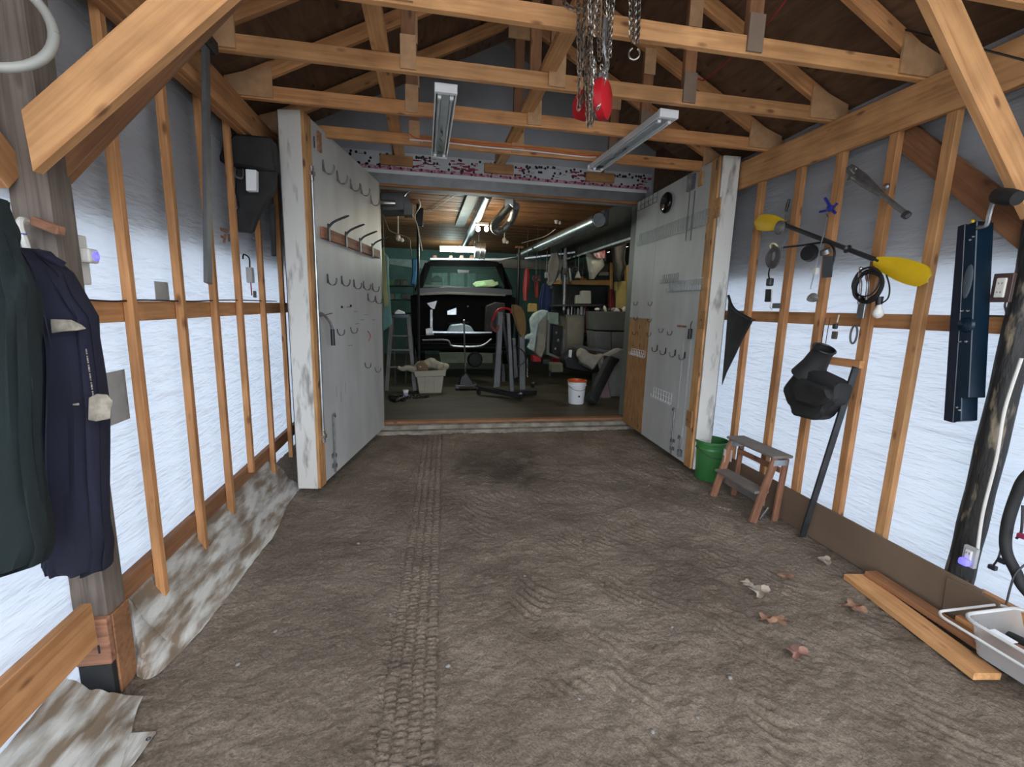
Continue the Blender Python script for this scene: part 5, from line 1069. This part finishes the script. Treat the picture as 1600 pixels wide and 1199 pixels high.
MB().tube(curvept([at(770, 500, 'y', 7.1), at(768, 510, 'y', 7.1), at(775, 518, 'y', 7.1), at(779, 508, 'y', 7.1)], 5), .022, 8).build('red_strap', mat('faded_red_cloth', (.18, .05, .05), .9), cr, smooth=True)
MB().loft([(476, 800, 806), (480, 799, 815), (490, 800, 820), (505, 805, 822), (518, 809, 821), (526, 813, 818)], 7.1, .10, 4, .03, 20, 3).build('burlap_wrap', mat('brown_burlap', (.22, .13, .05), .9, bump=.5, bscale=40), cr, smooth=True)
chain([at(824, 560, 'y', 7.0), at(824, 590, 'y', 7.0)], .035, .02, .004, 'hook_chain', CHR, cr)
MB().tube(curvept([at(805, 540, 'y', 7.0), at(818, 550, 'y', 7.0), at(820, 565, 'y', 7.0), at(808, 574, 'y', 7.0)], 5), .009, 8).build('hose', BLK, cr, smooth=True)
# floor jack
t = wt('floor_jack', g_(728, 606), 'low black trolley jack with a long upright silver handle', 'jack')
MB().tube([at(727, 585, 'y', 7.9), at(725, 500, 'y', 7.6)], .013, 8).build('handle', GALV, t, smooth=True)
slab('body', [(716, 606), (720, 590), (728, 583), (734, 590), (740, 600), (746, 600), (746, 606)], 'y', 7.7, .2, BLK, t, .012)
for px in (714, 741): MB().lathe([(0, .03), (.045, .028), (.045, -.028), (0, -.03)], V((at(px, 603, 'y', 7.75).x, 7.75, FZ+.045)), (1, 0, 0), 14).build('wheel', DSTEEL, t, smooth=True)
MB().tube([at(714, 603, 'y', 7.68), at(742, 603, 'y', 7.68)], .008, 6).build('axle', GALV, t)
# storage bin with cloth
t = wt('storage_bin', V((.04, 7.6, FZ)), 'beige plastic storage bin heaped with cloth left of the trolley jack', 'bin')
slab('body', [(650, 584), (694, 584), (690, 615), (655, 616)], 'y', 7.45, .36, BIN, t, .012); slab('rim', [(646, 580), (697, 579), (696, 588), (649, 590)], 'y', 7.43, .40, BIN, t, .008)
for x0_, x1_ in ((663, 665), (678, 680)): slab('rib', [(x0_, 589), (x1_, 589), (x1_, 612), (x0_, 612)], 'y', 7.44, .02, BIN, t, .002)
t2 = wt('cloth_heap', at(672, 580, 'y', 7.6), 'crumpled beige cloth heap filling the storage bin', 'cloth')
mb = MB(); rr = random.Random(4)
for k in range(9):
    c = at(652+k*5, 574-abs(4-abs(k-4))*1.8, 'y', 7.6+rr.uniform(-.1, .1)); mb.ball(c, (rr.uniform(.07, .12), .10, rr.uniform(.05, .085)), 12, Matrix.Rotation(rr.uniform(-.6, .6), 3, 'Y'))
mb.build('folds', CLOTH, t2, smooth=True); MB().tube(curvept([at(648, 578, 'y', 7.5), at(636, 575, 'y', 7.45), at(628, 577, 'y', 7.4), at(622, 574, 'y', 7.4)], 5), [.05]*5+[.04]*5+[.03]*6, 10).build('sleeve', CLOTH, t2, smooth=True)
slab('brown_fold', [(650, 570), (660, 563), (668, 572), (670, 580), (652, 580)], 'y', 7.42, .06, mat('brown_cloth', (.20, .12, .07), .9, bump=.4), t2, .02)
# cup and chain pile on the floor
t = wt('paint_cup', g_(634, 624), 'small white plastic tub with printed side on the floor near the left door', 'tub'); c = V((at(634, 622, 'z', FZ).x, at(634, 622, 'z', FZ).y, FZ+.012))
MB().lathe([(0, 0), (.035, 0), (.042, .10), (.046, .10), (.046, .115), (0, .115)], c, (0, 0, 1), 20).build('tub', WHITE, t, smooth=True); MB().lathe([(.0375, .02), (.0425, .08)], c, (0, 0, 1), 20).build('print_band', mat('purple_print', (.20, .08, .22), .5, scale=40, col2=(.55, .5, .6)), t, smooth=True)
rr = random.Random(8); pts = [V((at(607+rr.uniform(0, 62), 625, 'z', FZ).x, at(640, 624+rr.uniform(-5, 5), 'z', FZ).y, FZ+.02)) for k in range(14)]
chain(pts, .07, .04, .008, 'chain_pile', mat('dark_chain', (.06, .055, .05), .4, .7), None, label='dark heavy chain heaped on the floor inside the left door', cat='chain')
# step ladder
t = wt('step_ladder', V((at(625, 600, 'y', 7.9).x, 7.9, FZ)), 'grey aluminium step ladder standing inside the left door', 'ladder')
Yl = 7.7; LAD = mat('dull_ladder_grey', (.16, .16, .15), .6)
for a, b in (((612, 495), (604, 604)), ((638, 495), (648, 600))): A = at(*a, 'y', Yl+.25); B = at(*b, 'y', Yl); B.z = FZ; MB().bar(A, B, .03, .06, (1, 0, 0)).build('rail', LAD, t)
for a, b in (((614, 500), (618, 596)), ((636, 500), (634, 590))): A = at(*a, 'y', Yl+.3); B = at(*b, 'y', Yl+.75); B.z = FZ; MB().bar(A, B, .02, .03, (1, 0, 0)).build('rear_leg', STEEL, t)
for py, x0, x1 in ((525, 609, 641), (547, 608, 643), (574, 606, 646)): MB().bar(at(x0, py, 'y', Yl+.15-(py-525)*.003), at(x1, py, 'y', Yl+.15-(py-525)*.003), .08, .02).build('tread', LAD, t)
MB().bar(at(610, 494, 'y', Yl+.27), at(640, 494, 'y', Yl+.27), .16, .05).build('top_cap', BLUE, t)
slab('white_rag', [(616, 488), (622, 484), (632, 488), (633, 491), (616, 491)], 'y', 7.9, .1, WHITE, None, .01, label='white rag lying on top of the step ladder', cat='rag')
# left side shelves, tarps, straps
slab('blue_tarp', [(643, 404), (653, 403), (652, 420), (649, 446), (641, 445), (644, 425)], 'y', 8.3, .10, BPLA, None, .02, label='bright blue tarp hanging in a narrow strip left of the truck', cat='tarp')
def hangcord(t, p): MB().tube([V((p.x, p.y, p.z-.03)), V((p.x, p.y, WZ))], .004, 5).build('hanging_cord', DSTEEL, t)
STRAP_T = wt('yellow_strap', at(600, 480, 'y', 6.9), 'dull yellow strap hanging behind the left door edge', 'strap'); BAG_T = wt('teal_bag', at(600, 518, 'y', 7.3), 'teal plastic bag hanging by the left door edge', 'bag')
slab('band', [(595, 390), (600, 385), (604, 440), (607, 478), (600, 480), (596, 430)], 'y', 6.9, .03, mat('dull_yellow_cloth', (.42, .40, .18), .8), STRAP_T, .004); hangcord(STRAP_T, at(599, 387, 'y', 6.91))
slab('bag', [(597, 390), (606, 400), (608, 450), (612, 508), (598, 518), (596, 480)], 'y', 7.3, .10, mat('teal_bag', (.14, .32, .30), .6, bump=.3), BAG_T, .02); hangcord(BAG_T, at(600, 395, 'y', 7.35))
t = wt('wire_shelf', V((at(625, 490, 'y', 10.5).x, 10.5, FZ)), 'dark shelf rack against the left rear wall beyond the ladder', 'shelf')
for py in (446, 468, 489): slab('shelf_board', [(606, py), (648, py), (648, py+2), (606, py+2)], 'y', 10.3, .4, DSTEEL, t)
for px in (607, 646): slab('upright', [(px, 440), (px+2, 440), (px+2, 575), (px, 575)], 'y', 10.4, .04, DSTEEL, t)
for k, (px, py, m, nm) in enumerate(((612, 446, GREEN, 'green'), (622, 446, DSTEEL, 'dark'), (633, 446, BEIGE, 'beige'), (612, 468, BEIGE, 'beige'), (621, 468, mat('green_crate', (.10, .28, .20), .6), 'pale green'), (632, 468, DSTEEL, 'dark'), (640, 468, GSTEEL, 'grey'))):
    slab('small_box', [(px-4, py-9), (px+4, py-9), (px+4, py), (px-4, py)], 'y', 10.35, .18, m, None, .006, label='%s box on the %s board of the left rear rack, %s' % (nm, 'upper' if py < 450 else 'lower', ('first' if px < 616 else 'second' if px < 626 else 'third' if px < 636 else 'fourth')+' from left'), cat='box')
slab('hung_board', [(608, 404), (668, 407), (664, 420), (640, 418), (608, 413)], 'y', WY1-.05, .05, mat('pale_teal_panel', (.42, .55, .52), .6), None, .003, label='pale teal panel high on the far wall left of the truck', cat='board')
for px0, px1, lab in ((672, 698, 'left'), (704, 724, 'middle'), (730, 742, 'right')):
    P = []; y_ = WY1-.06
    for j in range(13):
        px = px0+(px1-px0)*j/12; P.append([at(px, 415, 'y', y_+.03*math.sin(j*1.8)), at(px, 475, 'y', y_+.03*math.sin(j*1.8+.4))])
    MB().grid(P).build('curtain', mat('teal_curtain', (.34, .50, .46), .8), None, smooth=True, label='%s pale teal curtain panel seen through the truck cab' % lab, cat='curtain')
# right side: cabinets and shelves
t = wt('metal_cabinet', V((at(900, 560, 'y', 8.8).x, 8.8, FZ)), 'tall beige metal cabinet behind the engine hoist', 'cabinet')
slab('body', [(884, 492), (914, 492), (911, 556), (884, 556)], 'y', 8.6, .6, BEIGE, t, .006); slab('door', [(886, 495), (912, 495), (909.5, 554), (886, 554)], 'y', 8.57, .03, BEIGE, t, .004)
t = wt('grey_cabinet', V((at(960, 560, 'y', 8.2).x, 8.2, FZ)), 'wide grey-green cabinet half hidden by the right door', 'cabinet')
slab('upper_door', [(929, 487), (990, 487), (990, 517), (930, 516)], 'y', 8.0, .5, GREYC, t, .006); slab('lower_door', [(931, 518), (955, 519), (955, 560), (932, 560)], 'y', 8.0, .5, mat('grey_cabinet_light', (.17, .18, .175), .5), t, .006); MB().box((at(960, 540, 'y', 8.25).x, 8.3, FZ+.4), (.62, .46, .8)).build('plinth', GREYC, t); slab('lower_door', [(956, 519), (990, 519), (990, 562), (956, 562)], 'y', 8.0, .5, mat('grey_cabinet_light', (.17, .18, .175), .5), t, .006)
t = wt('open_rack', V((at(922, 560, 'y', 8.8).x, 8.8, FZ)), 'dark open rack between the beige and the grey cabinet', 'shelf')
for py in (490, 505, 522, 540): slab('rack_board', [(912, py), (934, py), (934, py+2), (912, py+2)], 'y', 8.7, .4, DSTEEL, t)
slab('back_panel', [(911, 488), (936, 488), (936, 560), (911, 560)], 'y', 9.2, .03, DARKW, t)
slab('red_upright', [(913, 478), (917, 478), (916, 520), (913, 520)], 'y', 8.65, .05, mat('dull_red', (.16, .02, .02), .5), t)
for k, (px, py, w_, h_, lab) in enumerate(((923, 504, 10, 6, 'white mask-like item on the second board of the dark open rack'), (922, 520, 11, 5, 'white packet on the third board of the dark open rack'), (921, 539, 14, 6, 'grey round lid on the lowest board of the dark open rack'))):
    slab('packet', [(px-w_/2, py), (px-w_/2+1, py-h_), (px+w_/2-1, py-h_), (px+w_/2, py)], 'y', 8.75, .15, WHITE if k < 2 else GSTEEL, None, .01, label=lab, cat='packet')
t = wt('quilt', at(840, 560, 'y', 8.2), 'pale teal quilt draped over a beige chair left of the cabinets', 'quilt')
slab('drape', [(829, 500), (835, 490), (848, 484), (858, 486), (852, 495), (842, 505), (838, 530), (835, 550), (825, 545), (829, 530), (820, 531), (824, 524), (832, 522)], 'y', 8.1, .15, QUILT, t, .02)
slab('beige_side', [(842, 502), (856, 488), (858, 500), (853, 545), (846, 560), (837, 552)], 'y', 8.16, .3, CLOTH, t, .02)
t = wt('parts_rack', V((at(870, 560, 'y', 8.3).x, 8.3, FZ)), 'grey open frame rack in front of the beige cabinet', 'rack')
for P in ([(856, 500), (860, 500), (858, 552), (854, 552)], [(880, 515), (884, 515), (882, 565), (878, 565)], [(854, 550), (884, 562), (884, 566), (854, 554)], [(856, 500), (874, 503), (874, 507), (856, 504)]): slab('frame_bar', P, 'y', 8.0, .05, GREYC, t, .003)
slab('meter_box', [(858, 488), (873, 489), (872, 508), (858, 505)], 'y', 7.95, .15, mat('pale_meter', (.22, .30, .25), .5), t, .004); slab('dark_board', [(863, 508), (880, 510), (876, 558), (862, 552)], 'y', 8.06, .04, BLKM, t)
for px, py in ((869, 520), (872, 532), (868, 545)): MB().ball(at(px, py, 'y', 8.0), .03, 8).build('fitting', STEEL, t, smooth=True)
rr = random.Random(21)
for k, (x0, x1, y0, y1, m, lab) in enumerate(((833, 846, 556, 566, RED, 'red tool case on the floor under the quilt'), (866, 880, 556, 566, RED, 'red fuel can on the floor under the frame rack'), (848, 862, 562, 570, DSTEEL, 'dark parts tray on the floor under the quilt'), (862, 880, 568, 582, mat('olive_cloth', (.13, .13, .08), .9), 'olive cloth lying on the floor left of the white bucket'))):
    slab('floor_case', [(x0, y0), (x1, y0), (x1, y1), (x0, y1)], 'y', 8.3 if k < 3 else 7.3, .2, m, None, .012, label=lab, cat='case' if k < 3 else 'cloth')
# shelf board with goods
t = wt('goods_shelf', at(910, 446, 'y', 8.8), 'yellow wooden shelf board high on the right side of the workshop', 'shelf')
slab('board', [(862, 438), (955, 438), (958, 446), (862, 444)], 'y', 8.8, .4, mat('lit_pine', (.50, .28, .09), .6), t, .003); slab('back_panel', [(862, 446), (955, 448), (955, 490), (862, 490)], 'y', 9.3, .03, DARKW, t)
slab('lower_board', [(862, 476), (955, 476), (955, 479), (862, 479)], 'y', 8.4, .9, DSTEEL, t, .003)
for px in (864, 950): p = at(px, 446, 'y', 9.2); MB().bar(V((p.x, 9.2, FZ)), p, .05, .05, (1, 0, 0)).build('upright', DSTEEL, t)
slab('bracket', [(880, 400), (886, 400), (884, 490), (879, 490)], 'y', 8.75, .05, DSTEEL, t); slab('bracket', [(954, 410), (958, 410), (958, 478), (954, 478)], 'y', 8.75, .05, mat('lit_pine', (0, 0, 0)), t)
goods = [(871, 438, 12, 12, CREAM, 'cream carton at the left end of the yellow shelf board'), (890, 438, 8, 14, mat('pale_green_jar', (.30, .42, .34), .4), 'pale green jar on the yellow shelf board'), (913, 438, 9, 7, mat('lit_pine', (0, 0, 0)), 'small wooden block on the yellow shelf board'), (937, 440, 26, 9, DSTEEL, 'dark power tool lying on the yellow shelf board'), (945, 431, 14, 6, TAPE, 'grey label box on the dark power tool'), (905, 475, 10, 14, mat('pale_jug', (.42, .45, .40), .5), 'small pale jug on the counter below the shelf'), (916, 475, 16, 21, mat('pale_jug', (0, 0, 0)), 'large pale jug with handle on the counter below the shelf'), (971, 484, 17, 45, YCARD, 'upright yellow carton beside the open right door'), (957, 484, 7, 32, mat('dull_red', (0, 0, 0)), 'dull red upright folder left of the yellow carton'), (984, 484, 10, 70, mat('amber_glass', (.35, .24, .08), .4), 'amber box partly behind the open right door'), (833, 488, 14, 14, mat('amber_card', (.40, .29, .08), .6), 'amber carton behind the quilt')]
for px, py, w_, h_, m, lab in goods: slab(('jug' if 'jug' in lab else 'carton'), [(px-w_/2, py), (px-w_/2+.5, py-h_+1), (px-w_/4, py-h_), (px+w_/2-.5, py-h_+.5), (px+w_/2, py)], 'y', 8.15 if py == 484 else 8.45 if py > 450 else 8.85, .12, m, None, .012, label=lab, cat='box' if 'jug' not in lab else 'jug')
# bottles and cans in a row on the counter
for k in range(7):
    px = 892+k*5.2; c = at(px, 492, 'y', 8.5); c.z = at(900, 492, 'y', 8.6).z; c.y = 8.68; hh = .10+.03*((k*5) % 3); m = (CREAM, STEEL, DSTEEL, TAPE)[k % 4]
    t = wt('can', c, '%s small can from the left in the row on the beige cabinet' % ('first', 'second', 'third', 'fourth', 'fifth', 'sixth', 'last')[k], 'can', 'cans on top of the beige cabinet'); MB().lathe([(0, 0), (.03, 0), (.03, hh), (.014, hh+.015), (.014, hh+.035), (0, hh+.035)], c, (0, 0, 1), 12).build('body', m, t, smooth=True)
for k in range(10):
    px = 933+k*6; py = 484+rr.uniform(-1, 2); m = (WHITE, BLKM, CREAM, DSTEEL, TAPE)[k % 5]; c = at(px, py, 'y', 8.1)
    mb = MB().ball(c, (.05+.02*(k % 3), .06, .03+.015*(k % 2)), 10, Matrix.Rotation(k*.7, 3, 'Y')); mb.build('rag', m, None, smooth=True, label='crumpled rag or glove on top of the grey cabinet, %s from left' % ('first', 'second', 'third', 'fourth', 'fifth', 'sixth', 'seventh', 'eighth', 'ninth', 'last')[k], cat='rag', group='clutter on top of the grey cabinet')
# hanging bags and tools on the right
def hangcord(t, p): MB().tube([V((p.x, p.y, p.z-.03)), V((p.x, p.y, WZ))], .004, 5).build('hanging_cord', DSTEEL, t)
def bag(name, rows, y, dep, m, lab, seed): t = wt(name, at((rows[-1][1]+rows[-1][2])/2, rows[-1][0], 'y', y), lab, 'bag'); MB().loft(rows, y, dep, 5, .05, 24, seed).build('bag', m, t, smooth=True); hangcord(t, at((rows[0][1]+rows[0][2])/2, rows[0][0], 'y', y)); return t
bag('plastic_bag', [(378, 918, 930), (388, 914, 936), (402, 916, 942), (415, 918, 945), (425, 920, 936), (436, 921, 928)], 8.2, .12, mat('clear_bag', (.33, .34, .31), .35), 'translucent plastic bag hanging over the shelf board', 4)
bag('plastic_bag', [(378, 932, 942), (388, 925, 945), (400, 927, 946), (404, 932, 944)], 8.05, .08, mat('red_print_bag', (.36, .05, .08), .4, scale=12, col2=(.40, .33, .33)), 'red printed bag hanging on the translucent bag', 6)
bag('cloth_bag', [(396, 862, 872), (410, 857, 880), (425, 856, 876), (440, 857, 868), (446, 857, 861)], 8.4, .10, mat('grey_bag', (.16, .16, .15), .7), 'grey cloth bag hanging at the left end of the shelf', 8)
bag('jacket', [(444, 848, 858), (452, 846, 860), (470, 842, 862), (488, 842, 860)], 8.6, .10, mat('blue_jacket', (.01, .025, .10), .8), 'navy blue garment hanging right of the red straps', 9)
bag('motor', [(352, 962, 975), (365, 958, 978), (385, 956, 978), (405, 958, 975), (418, 961, 978), (432, 960, 972), (440, 963, 969)], 7.9, .16, BLKM, 'black outboard shaped machine hanging near the right door', 10)
bag('strap', [(420, 820, 826), (435, 818, 828), (452, 817, 826), (470, 818, 824)], 8.9, .06, mat('red_strap', (.30, .03, .03), .6), 'left dull red strap bundle hanging behind the hoist', 11)
bag('strap', [(430, 836, 841), (445, 835, 842), (465, 836, 841)], 8.9, .06, mat('red_strap', (0, 0, 0)), 'right dull red strap hanging behind the hoist', 12)
rr = random.Random(33)
names = ('funnel', 'hose_coil', 'pulley', 'drill', 'clamp', 'wrench')
for k in range(16):
    px = 838+k*7.6+rr.uniform(-2, 2); top = 401-(px-840)*.16+4; y = 8.7+rr.uniform(-.5, .4); a = at(px, top, 'y', y); L_ = rr.uniform(.12, .42); m = (BLK, DSTEEL, STEEL, GSTEEL, TAPE)[k % 5]; kind = k % 4
    b = a-V((0, 0, L_)); t = wt('hanging_tool', a, 'small tool or fitting hanging from the rail above the shelf, number %s along it' % ('one', 'two', 'three', 'four', 'five', 'six', 'seven', 'eight', 'nine', 'ten', 'eleven', 'twelve', 'thirteen', 'fourteen', 'fifteen', 'sixteen')[k], 'tool', 'tools hanging from the rail above the shelf')
    MB().tube([a+V((0, 0, .1)), a, b], .006, 5).build('hanger', DSTEEL, t)
    if kind == 0: MB().ring(b, (.3, 1, 0), .06, .014, 16, 6).build('coil', m, t, smooth=True)
    elif kind == 1: MB().lathe([(.01, .08), (.03, .03), (.06, -.04), (.055, -.05), (0, -.05)], b, (0, 0, 1), 12).build('head', m, t, smooth=True)
    elif kind == 2: MB().cbox(b, (.07, .05, .12), ch=.015).box(b+V((.04, 0, -.06)), (.03, .03, .09)).build('head', m, t)
    else: MB().bar(b+V((-.02, 0, .1)), b-V((-.02, 0, .14)), .03, .03).ball(b-V((-.02, 0, .16)), .04, 8).build('head', m, t)
MB().bar(at(820, 404, 'y', 8.9), at(950, 388, 'y', 8.5), .03, .03).build('tool_rail', GALV, None, label='pale horizontal rail that the tools hang from, above the shelf', cat='rail')
MB().tube([at(884, 388, 'y', 8.6), at(881, 485, 'y', 8.6)], .035, 8).build('pipe_post', STEEL, None, smooth=True, label='upright grey pipe in front of the yellow shelf board', cat='pipe')
# foreground of the right side: bucket, roll, sheet, bumper
t = bucket(at(900, 630, 'z', FZ), .115, .14, .36, WHITE, 'bucket', 'white plastic bucket with bright orange rim just inside the doorway', ORANGE)
c = at(900, 630, 'z', FZ); MB().box(c+V((0, -.124, .13)), (.03, .004, .03)).build('small_mark', DSTEEL, t)
p0, p1 = at(922, 636, 'y', 6.35), at(955, 562, 'y', 6.75); p0.z = max(p0.z, FZ+.07)
t = wt('foam_roll', p0, 'black upholstered bolster leaning beside the white bucket', 'bolster')
dd = (p1-p0); mb = MB(); Rr = frame(dd, (0, 1, 0)); mb.cbox((p0+p1)/2, (dd.length*1.05, .17, .17), Rr, .05); mb.build('bolster', BLKM, t, smooth=True)
slab('end_cap', [(946, 556), (958, 558), (970, 562), (962, 572), (952, 580), (948, 570)], 'y', 6.8, .12, BLK, t, .02)
t = wt('dust_sheet', at(960, 640, 'y', 7.0), 'pale grey dust sheet draped behind the black bolster', 'cloth')
slab('drape', [(938, 560), (955, 552), (968, 545), (984, 548), (985, 620), (984, 637), (962, 637), (966, 620), (956, 625), (946, 600)], 'y', 7.05, .2, CLOTHG, t, .03)
slab('pink_corner', [(942, 596), (950, 590), (957, 630), (958, 645), (950, 640), (938, 624)], 'y', 6.95, .1, PINKW, t, .02)
slab('scrunched_end', [(903, 555), (908, 545), (915, 545), (922, 553), (934, 556), (945, 553), (940, 562), (932, 572), (927, 580), (922, 572), (910, 568)], 'y', 7.0, .16, CLOTH, t, .03)
t = wt('bumper_frame', at(930, 560, 'y', 7.3), 'black bumper with a long grey rail lying behind the white bucket', 'bumper')
MB().bar(at(896, 540, 'y', 7.7), at(985, 556, 'y', 7.1), .05, .04).build('rail', GSTEEL, t); MB().bar(at(888, 556, 'y', 7.6), at(925, 577, 'y', 7.1), .04, .03).build('rail', STEEL, t)
slab('bumper', [(880, 562), (898, 545), (930, 556), (940, 580), (925, 585), (884, 577)], 'y', 7.35, .3, BLK, t, .03); slab('white_cap', [(890, 547), (894, 547), (893, 559), (889, 558)], 'y', 7.3, .04, WHITE, t, .003)
